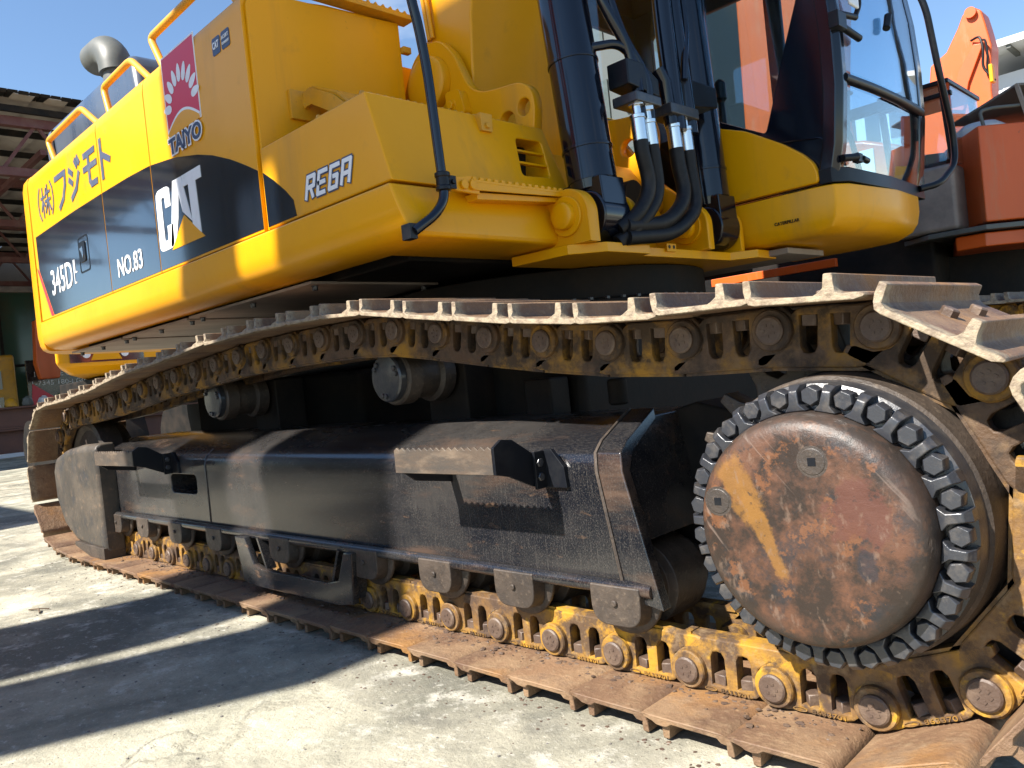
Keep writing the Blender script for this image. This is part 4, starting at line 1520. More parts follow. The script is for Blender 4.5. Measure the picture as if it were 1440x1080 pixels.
tube(bm, [(.40, 1.44, 2.03), (.41, 1.47, 1.98), (.42, 1.48, 1.80)], .030, 18)
tube(bm, [(.36, 1.74, 2.9), (.40, 1.70, 2.25), (.44, 1.60, 2.10), (.44, 1.58, 2.0)], .016, 12, .05)
obj('steel_oil_line', bm, M_DARKBLUE, EX)
def hose(pts, r=.025):
    bm = nb()
    a = Vector(pts[0])
    b = Vector(pts[1])
    d = (b - a).normalized()
    lathe_pts = [(0, .0), ]
    rod(bm, a, a + d * .035, .018, 16)
    rod(bm, a + d * .035, a + d * .05, .0325, 16)
    rod(bm, a + d * .05, a + d * .14, .0295, 18)
    rod(bm, a - d * .02, a, .034, 6)
    f = obj('hose_fitting', bm, M_CHROME, EX, 0.0015, 1)
    bm = nb()
    P = [a + d * .135] + [Vector(p) for p in pts[1:]]
    tube(bm, P, r, 16, .16)
    obj('hydraulic_hose', bm, M_RUBBER, EX)
hose([(.42, 1.235, 1.84), (.42, 1.245, 1.66), (.42, 1.285, 1.52), (.40, 1.20, 1.41), (.36, 1.12, 1.36)], .030)
hose([(.42, 1.305, 1.83), (.42, 1.320, 1.65), (.42, 1.335, 1.50), (.40, 1.22, 1.38), (.35, 1.12, 1.31)], .030)
hose([(.42, 1.485, 1.84), (.42, 1.50, 1.64), (.43, 1.52, 1.50), (.42, 1.38, 1.385), (.38, 1.14, 1.37)], .031)
hose([(.42, 1.575, 1.84), (.42, 1.59, 1.62), (.43, 1.60, 1.46), (.42, 1.42, 1.345), (.38, 1.14, 1.325)], .031)
bm = nb()
box(bm, .34, .46, 1.19, 1.36, 1.845, 1.885)
box(bm, .34, .46, 1.43, 1.64, 1.835, 1.88)
obj('hose_flange', bm, M_BOLT, EX, 0.006)

# ---------------------------------------------------------------- cab
CABM = M_DARKBLUE
# yellow floor panel below the cab
pn = [(.12, 1.545), (.12, 1.94), (.26, 1.925), (.42, 1.865), (.59, 1.76), (.68, 1.69), (.725, 1.64), (.742, 1.59), (.742, 1.545)]
plate('cab_side_panel', [round_poly(pn, .02)], 'y', 2.105, 2.145, M_YEL, EX, .006)
bm = nb()
cs = [1.530, 1.45, 1.39, 1.350, 1.328, 1.320]
ci = [0, .0, .012, .038, .08, .14]
secs = []
for z, i in zip(cs, ci):
    fx = .86 - i * .9
    secs.append([(.14, 2.11 + i * .4, z), (.72 - i * .5, 2.11 + i * .4, z), (.80 - i * .8, 2.13 + i * .5, z), (fx - .02, 2.20 + i * .5, z), (fx + .03, 2.65, z), (fx + .01, 3.00 - i * .5, z), (fx - .06, 3.12 - i * .5, z), (fx - .2, 3.16 - i * .5, z), (.14, 3.16 - i * .5, z)])
sections(bm, secs)
cf = obj('cab_floor_skirt', bm, M_YEL, EX, 0.008, 3)
fit_text('skirt_marking', 'CATERPILLAR', .52, .64, 1.395, 1.41, 2.108, M_BLACK, cf, .02)
bm = nb()
box(bm, -.4, .52, 2.22, 2.62, 1.275, 1.304)
obj('cab_underside', bm, M_BELLY, EX, 0.004)
# side wall with window
wall = [(-.90, 1.545), (.80, 1.545), (.83, 1.75), (.855, 2.05), (.845, 2.45), (.80, 2.85), (.70, 3.15), (-.90, 3.15)]
hole = round_poly([(.24, 1.975), (.50, 1.835), (.535, 1.93), (.60, 2.12), (.70, 2.38), (.755, 2.72), (.66, 2.98), (.24, 2.98)], .02)
hole2 = round_poly([(-.75, 1.95), (.12, 1.95), (.12, 2.98), (-.75, 2.98)], .03)
cab_wall = plate('cab_side_wall', [wall, hole, hole2], 'y', 2.15, 2.185, M_DARKBLUE, EX, .005)
plate('side_window', [[(x, z) for x, z in ((.22, 1.83), (.55, 1.80), (.78, 2.4), (.78, 3.0), (.22, 3.0))]], 'y', 2.166, 2.170, M_GLASSD, cab_wall, 0)
plate('side_window', [[(-.78, 1.93), (.14, 1.93), (.14, 3.0), (-.78, 3.0)]], 'y', 2.166, 2.170, M_GLASSD, cab_wall, 0)
# moulded seams on the wall
bm = nb()
tube(bm, [(.78, 2.148, 1.56), (.79, 2.148, 1.70), (.80, 2.148, 2.05), (.785, 2.148, 2.45), (.74, 2.148, 2.85)], .004, 8)
tube(bm, [(.77, 2.148, 1.57), (.775, 2.148, 1.70), (.76, 2.148, 1.745), (.56, 2.148, 1.775)], .004, 8, .02)
obj('wall_seam', bm, M_DARKBLUE, cab_wall)
# curved front pillars
def pillar(y, dy, name='cab_pillar', w=.07):
    bm = nb()
    secs = []
    for z, x in ((1.545, .80), (1.70, .835), (1.95, .862), (2.2, .866), (2.45, .852), (2.75, .81), (3.10, .72)):
        secs.append([(x - w, y, z), (x - .01, y, z), (x + .012, y + dy * .35, z), (x + .008, y + dy, z), (x - w, y + dy, z)])
    sections(bm, secs)
    return obj(name, bm, CABM, EX, 0.006, 3)
pillar(2.125, .085)
pillar(3.26, -.115)
# rear, far wall, roof, so that the cab is a real box
fwall = [(-.90, 1.545), (.80, 1.545), (.83, 1.75), (.855, 2.05), (.845, 2.45), (.80, 2.85), (.70, 3.15), (-.90, 3.15)]
h1 = round_poly([(.15, 2.12), (.80, 2.12), (.79, 2.5), (.72, 2.95), (.15, 2.95)], .03)
h3 = round_poly([(.15, 1.62), (.76, 1.62), (.80, 2.06), (.15, 2.06)], .03)
h2 = round_poly([(-.75, 1.85), (.05, 1.85), (.05, 2.98), (-.75, 2.98)], .03)
fw_ = plate('cab_door_wall', [fwall, h1, h2, h3], 'y', 3.215, 3.25, M_BLACK, EX, .005)
plate('door_window', [[(.13, 1.60), (.84, 1.60), (.83, 2.5), (.74, 3.0), (.13, 3.0)]], 'y', 3.231, 3.234, M_GLASS, fw_, 0)
plate('door_window', [[(-.78, 1.83), (.08, 1.83), (.08, 3.0), (-.78, 3.0)]], 'y', 3.231, 3.234, M_GLASS, fw_, 0)
rear = [[(2.19, 1.545), (3.21, 1.545), (3.21, 3.15), (2.19, 3.15)], round_poly([(2.28, 2.2), (3.12, 2.2), (3.12, 3.0), (2.28, 3.0)], .03)]
plate('cab_rear_wall', rear, 'x', -.90, -.87, M_BLACK, EX, .005)
bm = nb()
sections(bm, [[(-.92, 2.14, 3.15), (.66, 2.14, 3.15), (.72, 2.3, 3.15), (.72, 3.1, 3.15), (.66, 3.26, 3.15), (-.92, 3.26, 3.15)], [(-.88, 2.2, 3.24), (.56, 2.2, 3.24), (.6, 2.35, 3.24), (.6, 3.05, 3.24), (.56, 3.2, 3.24), (-.88, 3.2, 3.24)]])
obj('cab_roof', bm, CABM, EX, 0.01)
# windscreen and its cross bar, lower glass
def screen(zs_, y0, y1, name, mat):
    bm = nb()
    X = {1.60: .822, 1.75: .847, 1.95: .864, 2.02: .868, 2.2: .870, 2.45: .857, 2.75: .815, 3.05: .735}
    prev = None
    for z in zs_:
        row = []
        for k in range(7):
            t = k / 6
            row.append((bm.verts.new((X[z] + .012 * math.sin(PI * t), y0 + (y1 - y0) * t, z)), bm.verts.new((X[z] - .004 + .012 * math.sin(PI * t), y0 + (y1 - y0) * t, z))))
        if prev:
            for k in range(6):
                bm.faces.new((prev[k][0], prev[k + 1][0], row[k + 1][0], row[k][0]))
                bm.faces.new((prev[k][1], row[k][1], row[k + 1][1], prev[k + 1][1]))
        prev = row
    return obj(name, bm, mat, EX)
screen((1.60, 1.75, 1.95), 2.20, 3.16, 'lower_windscreen', M_GLASS)
screen((2.02, 2.2, 2.45, 2.75, 3.05), 2.20, 3.16, 'upper_windscreen', M_GLASS)
bm = nb()
tube(bm, [(.862, 2.19, 1.985), (.880, 2.5, 1.985), (.882, 2.8, 1.985), (.866, 3.18, 1.985)], .022, 12, .1)
obj('windscreen_bar', bm, M_BLACK, EX)
bm = nb()
sections(bm, [[(.80, 2.12, 1.535), (.845, 2.2, 1.535), (.87, 2.65, 1.535), (.845, 3.2, 1.535), (.74, 3.2, 1.535), (.74, 2.12, 1.535)], [(.80, 2.12, 1.60), (.845, 2.2, 1.60), (.865, 2.65, 1.60), (.84, 3.2, 1.60), (.74, 3.2, 1.60), (.74, 2.12, 1.60)]])
sill = obj('cab_sill', bm, M_BLACK, EX, 0.004)
bm = nb()
box(bm, .855, .885, 2.215, 2.27, 1.615, 1.655)
rod(bm, (.88, 2.27, 1.635), (.88, 2.33, 1.63), .014)
rod(bm, (.845, 2.14, 1.63), (.88, 2.22, 1.635), .016)
obj('screen_catch', bm, M_BLACK, EX, 0.003)
# wiper arm and lamp bracket at the top of the near pillar
bm = nb()
box(bm, .855, .90, 2.10, 2.19, 2.18, 2.25)
rod(bm, (.88, 2.16, 2.20), (.90, 2.32, 2.17), .016)
rod(bm, (.88, 2.16, 2.25), (.90, 2.30, 2.26), .014)
tube(bm, [(.90, 2.29, 2.26), (.91, 2.33, 2.32), (.91, 2.28, 2.50)], .012, 10, .03)
obj('mirror_bracket', bm, M_BLACK, EX, 0.003)
bm = nb()
box(bm, .905, .92, 2.20, 2.30, 2.29, 2.52)
obj('mirror', bm, M_WHITE, EX, 0.012)
bm = nb()
tube(bm, [(.90, 2.68, 2.30), (.90, 2.70, 2.33), (.90, 2.72, 2.37)], .018, 10)
obj('windscreen_handle', bm, M_BLACK, EX)
# grab handle tube on the door side
bm = nb()
tube(bm, [(.86, 3.14, 2.75), (.94, 3.17, 2.52), (.95, 3.26, 2.19), (.95, 3.41, 1.88), (.95, 3.40, 1.72), (.92, 3.20, 1.60), (.85, 3.10, 1.58)], .017, 14, .08)
obj('door_grab_bar', bm, M_BLACK, EX)
# seat, armrest console, levers
bm = nb()
sections(bm, [[(-.25, 2.40, 1.62), (.22, 2.40, 1.62), (.22, 2.90, 1.62), (-.25, 2.90, 1.62)], [(-.28, 2.36, 1.76), (.26, 2.36, 1.76), (.26, 2.94, 1.76), (-.28, 2.94, 1.76)]])
sections(bm, [[(-.30, 2.40, 1.74), (-.17, 2.40, 1.74), (-.17, 2.90, 1.74), (-.30, 2.90, 1.74)], [(-.46, 2.42, 2.50), (-.34, 2.42, 2.50), (-.34, 2.88, 2.50), (-.46, 2.88, 2.50)]])
obj('operator_seat', bm, M_BLACK, EX, 0.04, 3)
bm = nb()
lathe(bm, [(.075, 1.86), (.085, 1.875), (.065, 1.89), (.078, 1.905), (.058, 1.92), (.068, 1.935), (.045, 1.955), (.02, 1.97), (.016, 2.10), (.03, 2.12), (.03, 2.20), (.01, 2.22)], (.20, 2.32, 0), 'z', 24)
box(bm, -.10, .30, 2.24, 2.42, 1.60, 1.86)
obj('joystick_console', bm, M_BLACK, EX, 0.006)
bm = nb()
box(bm, .55, .72, 2.3, 3.1, 1.60, 1.63)
tube(bm, [(.70, 2.55, 1.60), (.66, 2.55, 1.85), (.60, 2.55, 2.02)], .014, 10)
tube(bm, [(.70, 2.75, 1.60), (.66, 2.75, 1.85), (.60, 2.75, 2.02)], .014, 10)
obj('travel_levers', bm, M_BLACK, EX)
bm = nb()
tube(bm, [(.50, 3.19, 1.95), (.50, 3.14, 1.95), (.52, 3.14, 2.2), (.52, 3.19, 2.2)], .012, 10, .03)
obj('inside_handle', bm, M_BLACK, EX)

# ---------------------------------------------------------------- rails, engine cover, muffler
def handrail(x0, x1, z, f0, f1, name='handrail'):
    bm = nb()
    tube(bm, [(f0, .29, 2.47), (x0, .30, z), (x1, .30, z + .01), (f1, .29, 2.47)], .0185, 14, .05)
    obj(name, bm, M_YEL2, EX)
handrail(-3.53, -2.86, 2.675, -3.37, -2.52)
handrail(-2.48, -2.06, 2.685, -2.38, -1.76)
handrail(-1.79, -1.05, 2.71, -1.62, -.82)
bm = nb()
box(bm, -3.42, -3.32, .26, .34, 2.490, 2.502)
obj('rail_foot', bm, M_YEL2, EX, 0.003)
bm = nb()
sections(bm, [[(-4.12, .47, 2.44), (-2.40, .47, 2.44), (-2.40, 1.6, 2.44), (-4.12, 1.6, 2.44)],
              [(-4.12, .45, 2.84), (-2.44, .45, 2.84), (-2.44, 1.6, 2.84), (-4.12, 1.6, 2.84)],
              [(-4.07, .47, 2.93), (-2.50, .47, 2.93), (-2.50, 1.55, 2.93), (-4.07, 1.55, 2.93)]])
ec = obj('engine_cover', bm, M_COVER, EX, 0.05, 4)
bm = nb()
box(bm, -3.93, -3.90, .444, .47, 2.5, 2.88)
obj('cover_strap', bm, M_BLACK, ec, .004)
for k in range(9):
    bm = nb()
    x = -3.0 + k * .09
    box(bm, x, x + .05, .442, .460, 2.56, 2.60)
    obj('louvre', bm, M_BLACK, ec, 0.004)
bm = nb()
tube(bm, [(-3.36, .72, 2.85), (-3.36, .72, 3.17)], .086, 28)
tube(bm, [(-3.36, .72, 3.14), (-3.37, .72, 3.24), (-3.48, .72, 3.34), (-3.70, .72, 3.35)], .108, 32, .10)
obj('exhaust_stack', bm, M_GREY, EX)

# ================================================================== SURROUNDINGS
# ---------------------------------------------------------------- shed on the left
SH = thing('open_shed', 'open-fronted shed with a corrugated tin roof on red steel trusses, behind the counterweight', 'shed', (-26, 6, 0))
def corr(name, x0, x1, y0, y1, z0, z1, par, mat, pitch=.6):
    """ribbed roof sheet: ribs run along x"""
    bm = nb()
    n = int((y1 - y0) / pitch)
    rows = []
    for i, (x, z) in enumerate(((x0, z0), (x1, z1))):
        up, dn = [], []
        for k in range(n + 1):
            y = y0 + (y1 - y0) * k / n
            for dy, dz in ((0, 0), (pitch * .62, 0), (pitch * .7, .07), (pitch * .92, .07)):
                if y + dy <= y1:
                    up.append(bm.verts.new((x, y + dy, z + dz)))
                    dn.append(bm.verts.new((x, y + dy, z + dz - .015)))
        rows.append((up, dn))
    for k in range(len(rows[0][0]) - 1):
        bm.faces.new((rows[0][0][k], rows[0][0][k + 1], rows[1][0][k + 1], rows[1][0][k]))
        bm.faces.new((rows[0][1][k], rows[1][1][k], rows[1][1][k + 1], rows[0][1][k + 1]))
    for r in (0, 1):
        for k in range(len(rows[0][0]) - 1):
            bm.faces.new((rows[r][0][k], rows[r][0][k + 1], rows[r][1][k + 1], rows[r][1][k]))
    bmesh.ops.recalc_face_normals(bm, faces=bm.faces[:])
    return obj(name, bm, mat, par)
# sheets butted over purlins, each its own row
nrow = 6
for r in range(nrow):
    xa = -34.8 + (34.8 - 17.2) * r / nrow
    xb = -34.8 + (34.8 - 17.2) * (r + 1) / nrow + .15
    for c in range(5):
        y0 = -9 + c * 5.4
        corr('roof_sheet', xa, xb, y0, y0 + 5.39, 8.25 + .02 * r + random.uniform(-.02, .02), 8.30 + .02 * r + random.uniform(-.02, .02), SH, M_TIN)
for x in [-34.2 + i * 1.68 for i in range(11)]:
    bm = nb()
    box(bm, x, x + .08, -9, 17.5, 8.10, 8.24)
    obj('purlin', bm, M_FRAME2, SH)
def truss(x, col=M_REDST):
    bm = nb()
    y0, y1 = -8.8, 17.4
    box(bm, x - .09, x + .09, y0, y1, 7.86, 8.06)
    box(bm, x - .09, x + .09, y0, y1, 6.75, 6.93)
    n = 17
    for k in range(n):
        a = y0 + (y1 - y0) * k / n
        b = y0 + (y1 - y0) * (k + 1) / n
        beam(bm, (x, a, 6.85), (x, (a + b) / 2, 7.95), .07)
        beam(bm, (x, (a + b) / 2, 7.95), (x, b, 6.85), .07)
    obj('roof_truss', bm, col, SH)
for x in (-17.6, -22.8, -28.4, -33.6):
    truss(x)
for x in (-17.6, -33.6):
    for y in (-8.6, 17.2):
        bm = nb()
        box(bm, x - .15, x + .15, y - .15, y + .15, 0, 6.76)
        obj('shed_post', bm, M_REDST, SH)
for y in (-4.0, 4.4, 12.8):
    bm = nb()
    box(bm, -34.0, -17.6, y - .06, y + .06, 7.30, 7.42)
    beam(bm, (-33.6, y, 7.4), (-28.4, y + 1.6, 6.9), .08)
    obj('roof_brace', bm, M_REDST, SH)
# jagged edge tiles
for k in range(46):
    y = -2 + k * .21
    bm = nb()
    z = 8.42
    prism(bm, [(-17.40, z), (-17.05, z - .02 + random.uniform(-.02, .03)), (-17.0, z + .05), (-17.38, z + .06)], 'y', y, y + .19)
    obj('edge_tile', bm, M_FRAME2, SH)

SP_ = thing('shop_building', 'long shop building with a glazed front under the shed roof, far left', 'building', (-36, 6, 0))
bm = nb()
box(bm, -40, -35.6, -9, 17.5, 6.6, 7.9)
obj('upper_wall', bm, M_WALL, SP_)
bm = nb()
box(bm, -40, -39.2, -9, 17.5, 0, 6.6)
obj('back_wall', bm, M_WALL, SP_)
bm = nb()
box(bm, -35.7, -35.4, -9, 17.5, 6.30, 6.62)
obj('fascia_beam', bm, M_BELLY, SP_)
bm = nb()
box(bm, -35.55, -35.35, -9, 17.5, 7.92, 8.05)
obj('eaves_strip', bm, M_WBLDG, SP_)
MG = material('green_glazing', (0.035, 0.075, 0.055), 0.12, layers=[((0.07, 0.05, 0.03), .35, 0.5, 0.7, 0.7)])
for k in range(13):
    bm = nb()
    y = -9 + k * 2.04
    box(bm, -35.62, -35.60, y + .05, y + 1.99, .35, 6.29)
    obj('shop_pane', bm, MG, SP_)
    bm = nb()
    box(bm, -35.66, -35.5, y - .05, y + .05, .0, 6.29)
    obj('mullion', bm, M_FRAME2, SP_)
bm = nb()
box(bm, -35.66, -35.48, -9, 17.5, 3.2, 3.3)
box(bm, -35.66, -35.48, -9, 17.5, 0, .34)
obj('transom', bm, M_FRAME2, SP_)

for ch in SH.children:
    ch.location.z -= .48

# things standing in front of the shop
t = thing('yellow_machine', 'small yellow machine with black windows parked before the shop glass, far left edge', 'machine', (-33, 6.0, 0))
bm = nb()
box(bm, -33.6, -32.6, 4.3, 7.0, .5, 3.5)
obj('body', bm, M_YEL2, t, .1)
for k in range(2):
    bm = nb()
    box(bm, -32.6, -32.55, 5.6, 6.5, 1.2 + k * 1.0, 1.9 + k * 1.0)
    obj('window', bm, M_WIN, t)
for k in (4.8, 6.4):
    bm = nb()
    rod(bm, (-33.5, k, .5), (-32.5, k, .5), .5)
    obj('wheel', bm, M_BLACK, t)
t = thing('orange_hook', 'orange lifting block hanging on a cable beside the yellow counterweight edge', 'lifting block', (-31, 8.2, 6.0))
bm = nb()
sections(bm, [[(-31.2, 7.35, 2.4), (-30.8, 7.35, 2.4), (-30.8, 8.0, 2.4), (-31.2, 8.0, 2.4)], [(-31.25, 7.25, 3.0), (-30.75, 7.25, 3.0), (-30.75, 8.1, 3.0), (-31.25, 8.1, 3.0)], [(-31.2, 7.35, 4.6), (-30.8, 7.35, 4.6), (-30.8, 8.0, 4.6), (-31.2, 8.0, 4.6)]])
obj('block', bm, M_ORANGE, t, .05)
bm = nb()
rod(bm, (-31, 7.7, 4.6), (-31, 7.7, 8.0), .04, 8)
obj('cable', bm, M_GREY, t)
bm = nb()
box(bm, -31.4, -31.2, 8.2, 9.0, 3.0, 7.0)
obj('orange_column', bm, M_ORANGE, t)
t = thing('notice_board', 'dark notice board with white phone number lines in front of the shop glass', 'sign', (-32, 8.1, 0))
bm = nb()
box(bm, -32.1, -32.0, 7.2, 10.6, 1.3, 3.2)
bd = obj('board', bm, M_FRAME, t, .01)
YZm = Matrix(((0, 0, 1, 0), (1, 0, 0, 0), (0, 1, 0, 0), (0, 0, 0, 1)))
fit_text('board_text', '1-DOC RE ONE', 7.45, 9.0, 2.55, 2.75, -31.98, M_WHITE, t, 0, xform=Matrix.Translation((-31.98, 31.98, 0)) @ YZm)
fit_text('board_text', '1-7345 180-LG0', 7.35, 9.2, 2.22, 2.40, -31.98, M_WHITE, t, 0, xform=Matrix.Translation((-31.98, 31.98, 0)) @ YZm)
bm = nb()
prism(bm, [(7.25, 1.4), (8.5, 1.4), (7.35, 2.3)], 'x', -31.99, -31.97)
obj('pink_flash', bm, M_RED, t)
for y in (7.6, 10.2):
    bm = nb()
    box(bm, -32.1, -32.0, y, y + .1, 0, 1.3)
    obj('board_post', bm, M_GREY, t)

# rusty steel beams lying on the ground
def ibeam(y0, y1, x, z, lab, w=.42, h=.55):
    bm = nb()
    prof = [(-w / 2, 0), (w / 2, 0), (w / 2, .05), (.04, .05), (.04, h - .05), (w / 2, h - .05), (w / 2, h), (-w / 2, h), (-w / 2, h - .05), (-.04, h - .05), (-.04, .05), (-w / 2, .05)]
    prism(bm, [(x + p[0], z + p[1]) for p in prof], 'y', y0, y1)
    o = obj('steel_beam', bm, M_RUSTB, None, .008)
    tag(o, lab, 'steel beam', 'rusty beams lying left of the track')
ibeam(.5, 13.0, -24.0, 0.0, 'rusty steel I-beam on the ground, lower of the stacked pair left of the track', .5, .72)
ibeam(.2, 12.0, -24.1, 0.725, 'rusty steel I-beam lying on top of the other beam left of the track', .5, .62)
bm = nb()
box(bm, -22.0, -21.7, -6, 16, 0, .10)
kerb = obj('kerb', bm, M_WBLDG, None, .01)
kerb['kind'] = 'structure'
# cans and rags on the beams
hues = [M_RED, M_WBLDG, M_YEL2, M_GREY, M_WBLDG, M_LEAF, M_WBLDG, M_RED]
names = ['red rag', 'white tin', 'yellow cloth', 'grey tin', 'pale bundle', 'green bottle', 'white cloth', 'small red can']
posn = ['first from the left', 'second from the left', 'third from the left', 'in the middle', 'right of the grey tin', 'third from the right', 'second from the right', 'nearest the track']
for k in range(8):
    bm = nb()
    c = Vector((-24.1, 3.9 + k * .42, 1.345))
    pr = [(.02, 0), (.13 + .02 * (k % 3), .02), (.15, .10), (.11, .2 + .03 * (k % 2)), (.05, .24 + .03 * (k % 2)), (.02, .26 + .03 * (k % 2))]
    lathe(bm, pr, c, 'z', 9)
    for v in bm.verts:
        v.co += Vector((random.uniform(-.015, .015), random.uniform(-.03, .03), 0))
    o = obj('litter_item', bm, hues[k], None)
    tag(o, names[k] + ' lying on the upper rusty beam, ' + posn[k], 'litter', 'odds and ends on the rusty beam')

# counterweight of a second yellow machine, seen below the hood
t = thing('second_excavator', 'second yellow excavator whose rear end shows below the black-striped hood', 'excavator', (-10, 3.2, 0))
bm = nb()
sections(bm, [[(-11.6, 2.95, 1.42), (-9.25, 1.95, 1.42), (-9.25, 3.1, 1.42), (-11.6, 4.4, 1.42)], [(-11.7, 2.8, 1.52), (-9.05, 1.75, 1.52), (-9.05, 3.3, 1.52), (-11.7, 4.6, 1.52)], [(-11.7, 2.8, 2.2), (-9.05, 1.75, 2.2), (-9.05, 3.3, 2.2), (-11.7, 4.6, 2.2)]])
obj('counterweight', bm, M_YEL, t, .06, 3)
bm = nb()
box(bm, -9.05, -9.035, 1.92, 2.85, 1.555, 2.0)
pn_ = obj('black_panel', bm, M_HOOD, t, .004)
bm = nb()
prism(bm, [(2.17, 1.58), (2.56, 1.58), (2.45, 1.80), (2.28, 1.80)], 'x', -9.034, -9.028)
obj('yellow_triangle', bm, M_YEL, t)
for y in (2.12, 2.60):
    bm = nb()
    lathe(bm, [(.01, -.01), (.05, 0), (.05, .01)], (-9.03, y, 1.66), 'x', 16)
    obj('white_letter_end', bm, M_WHITE, t)
bm = nb()
box(bm, -12, -9.3, 2.6, 4.4, .9, 1.40)
obj('frame', bm, M_FRAME2, t, .02)
for yy in (2.0, 4.3):
    bm = nb()
    prism(bm, round_poly([(-13, .0), (-9.4, .0), (-9.1, .4), (-9.3, .88), (-13, .88), (-13.3, .4)], .2), 'y', yy + .3, yy + .85)
    obj('track', bm, M_FRAME2, t)

# ---------------------------------------------------------------- orange excavator on the right
OR = thing('orange_excavator', 'faded orange excavator parked close beyond the yellow cab, at the right', 'excavator', (0.2, 5.4, 0))
def zpoint(px, py, z):
    return None
# rear body as a box turned a little against ours
bm = nb()
prism(bm, [(.855, 4.30), (1.42, 4.92), (1.9, 5.6), (-.4, 6.6), (.60, 4.66)], 'z', 1.48, 2.085)
ob = obj('side_box', bm, M_ORANGE, OR, .012)
bm = nb()
prism(bm, [(.52, 4.28), (.86, 4.27), (1.45, 4.90), (2.1, 5.7), (.3, 6.5), (-.6, 5.2)], 'z', 1.43, 1.462)
obj('deck_edge', bm, M_GREY, OR, .004)
bm = nb()
prism(bm, [(.66, 4.34), (.84, 4.33), (1.40, 4.93), (2.0, 5.65), (.0, 6.4)], 'z', 1.33, 1.42)
obj('frame_rail', bm, M_ORANGE, OR, .01)
bm = nb()
for k in range(5):
    rod(bm, (1.08 + k * .05, 4.548 + k * .055 - .012, 1.55), (1.075 + k * .05, 4.548 + k * .055, 1.55), .008, 10)
box(bm, 1.20, 1.215, 4.66, 4.70, 1.80, 1.86)
obj('latch', bm, M_BLACK, OR)
bm = nb()
lathe(bm, [(.02, 2.085), (.16, 2.085), (.155, 2.13), (.10, 2.17), (.02, 2.185)], (.78, 4.68, 0), 'z', 24)
obj('white_tank_cap', bm, M_WBLDG, OR)
# old cab
CB = (.02, .70, 4.25, 5.10)
bm = nb()
box(bm, .30, .70, 4.30, 5.0, 1.47, 1.90)
obj('cab_lower', bm, M_BELLY, OR, .03)
bm = nb()
for x, y in ((.32, 4.32), (.70, 4.32), (.70, 4.98), (.32, 4.98)):
    beam(bm, (x, y, 1.88), (x - .03, y, 2.42), .04)
box(bm, .28, .72, 4.28, 5.0, 2.40, 2.43)
box(bm, .28, .73, 4.28, 4.32, 2.32, 2.35)
obj('cab_frame', bm, M_BLACK, OR, .006)
bm = nb()
box(bm, .34, .69, 4.31, 4.315, 1.90, 2.40)
obj('cab_window', bm, M_GLASS, OR)
bm = nb()
box(bm, .705, .71, 4.35, 4.96, 1.90, 2.40)
obj('cab_window', bm, M_GLASS, OR)
# raised hood lid and rail
bm = nb()
prism(bm, [(.60, 4.72), (1.02, 4.62), (1.9, 5.6), (.9, 6.1)], 'z', 2.215, 2.232)
for v in bm.verts:
    v.co.z += (v.co.x - .60) * .30 if v.co.y < 5 else .10
obj('raised_hood_lid', bm, M_DUST, OR, .004)
bm = nb()
beam(bm, (1.02, 4.62, 2.35), (1.06, 4.66, 2.12), .02, .06, up=Vector((0, 1, 0)))
obj('lid_strut', bm, M_BELLY, OR)
bm = nb()
tube(bm, [(.86, 4.44, 2.08), (.84, 4.44, 2.20), (.90, 4.50, 2.215), (1.10, 4.70, 2.215), (1.12, 4.72, 2.08)], .011, 10, .03)
obj('grab_rail', bm, M_GREY, OR)
bm = nb()
box(bm, .9, 1.5, 5.1, 5.5, 2.086, 2.20)
rod(bm, (1.35, 5.0, 2.15), (1.35, 5.2, 2.15), .07)
obj('engine', bm, M_BLACK, OR, .02)
bm = nb()
box(bm, 1.36, 1.5, 4.86, 5.0, 2.05, 2.30)
obj('side_hatch', bm, M_ORANGE, OR, .02)
bm = nb()
prism(bm, [(1.37, 4.83), (1.60, 5.03), (1.60, 5.08), (1.42, 4.92)], 'z', 1.62, 1.88)
obj('yellow_fender', bm, M_YEL, OR, .01)
# boom of the orange machine, behind the glass: leaning slab
bm = nb()
sections(bm, [[(-.95, 4.6, 1.6), (-.10, 4.6, 1.6), (-.10, 5.15, 1.6), (-.95, 5.15, 1.6)], [(-.85, 4.6, 2.6), (-.22, 4.6, 2.6), (-.22, 5.15, 2.6), (-.85, 5.15, 2.6)], [(-.80, 4.6, 4.4), (-.02, 4.6, 4.4), (-.02, 5.15, 4.4), (-.80, 5.15, 4.4)]])
obj('boom_base', bm, M_ORANGE, OR, .02)
bm = nb()
prism(bm, [(-1.6, 1.47), (.30, 1.47), (.30, 2.16), (.05, 2.26), (-.45, 2.34), (-1.6, 2.36)], 'y', 4.60, 5.6)
obj('centre_housing', bm, M_ORANGE, OR, .03)
bm = nb()
box(bm, .02, .12, 4.588, 4.60, 1.60, 2.18)
obj('pale_stripe', bm, M_WHITE, OR)
bm = nb()
for k in range(3):
    tube(bm, [(-.9 + k * .12, 4.57, 1.7), (-.7 + k * .12, 4.55, 2.1), (-.4 + k * .1, 4.56, 2.3)], .018, 8, .1)
obj('oil_lines', bm, M_RUBBER, OR)
bm = nb()
prism(bm, [(.0, 5.2), (.45, 4.62), (.55, 4.70), (.2, 5.5)], 'z', 1.75, 2.05)
obj('white_sticker_panel', bm, M_DUST, OR, .01)
bm = nb()
box(bm, -1.10, -.10, 4.28, 4.32, 1.36, 1.42)
obj('lower_edge_bar', bm, M_ORANGE, OR, .004)
bm = nb()
box(bm, -5.5, .5, 4.45, 6.6, .12, 1.50)
obj('lower_body', bm, M_FRAME2, OR, .03)
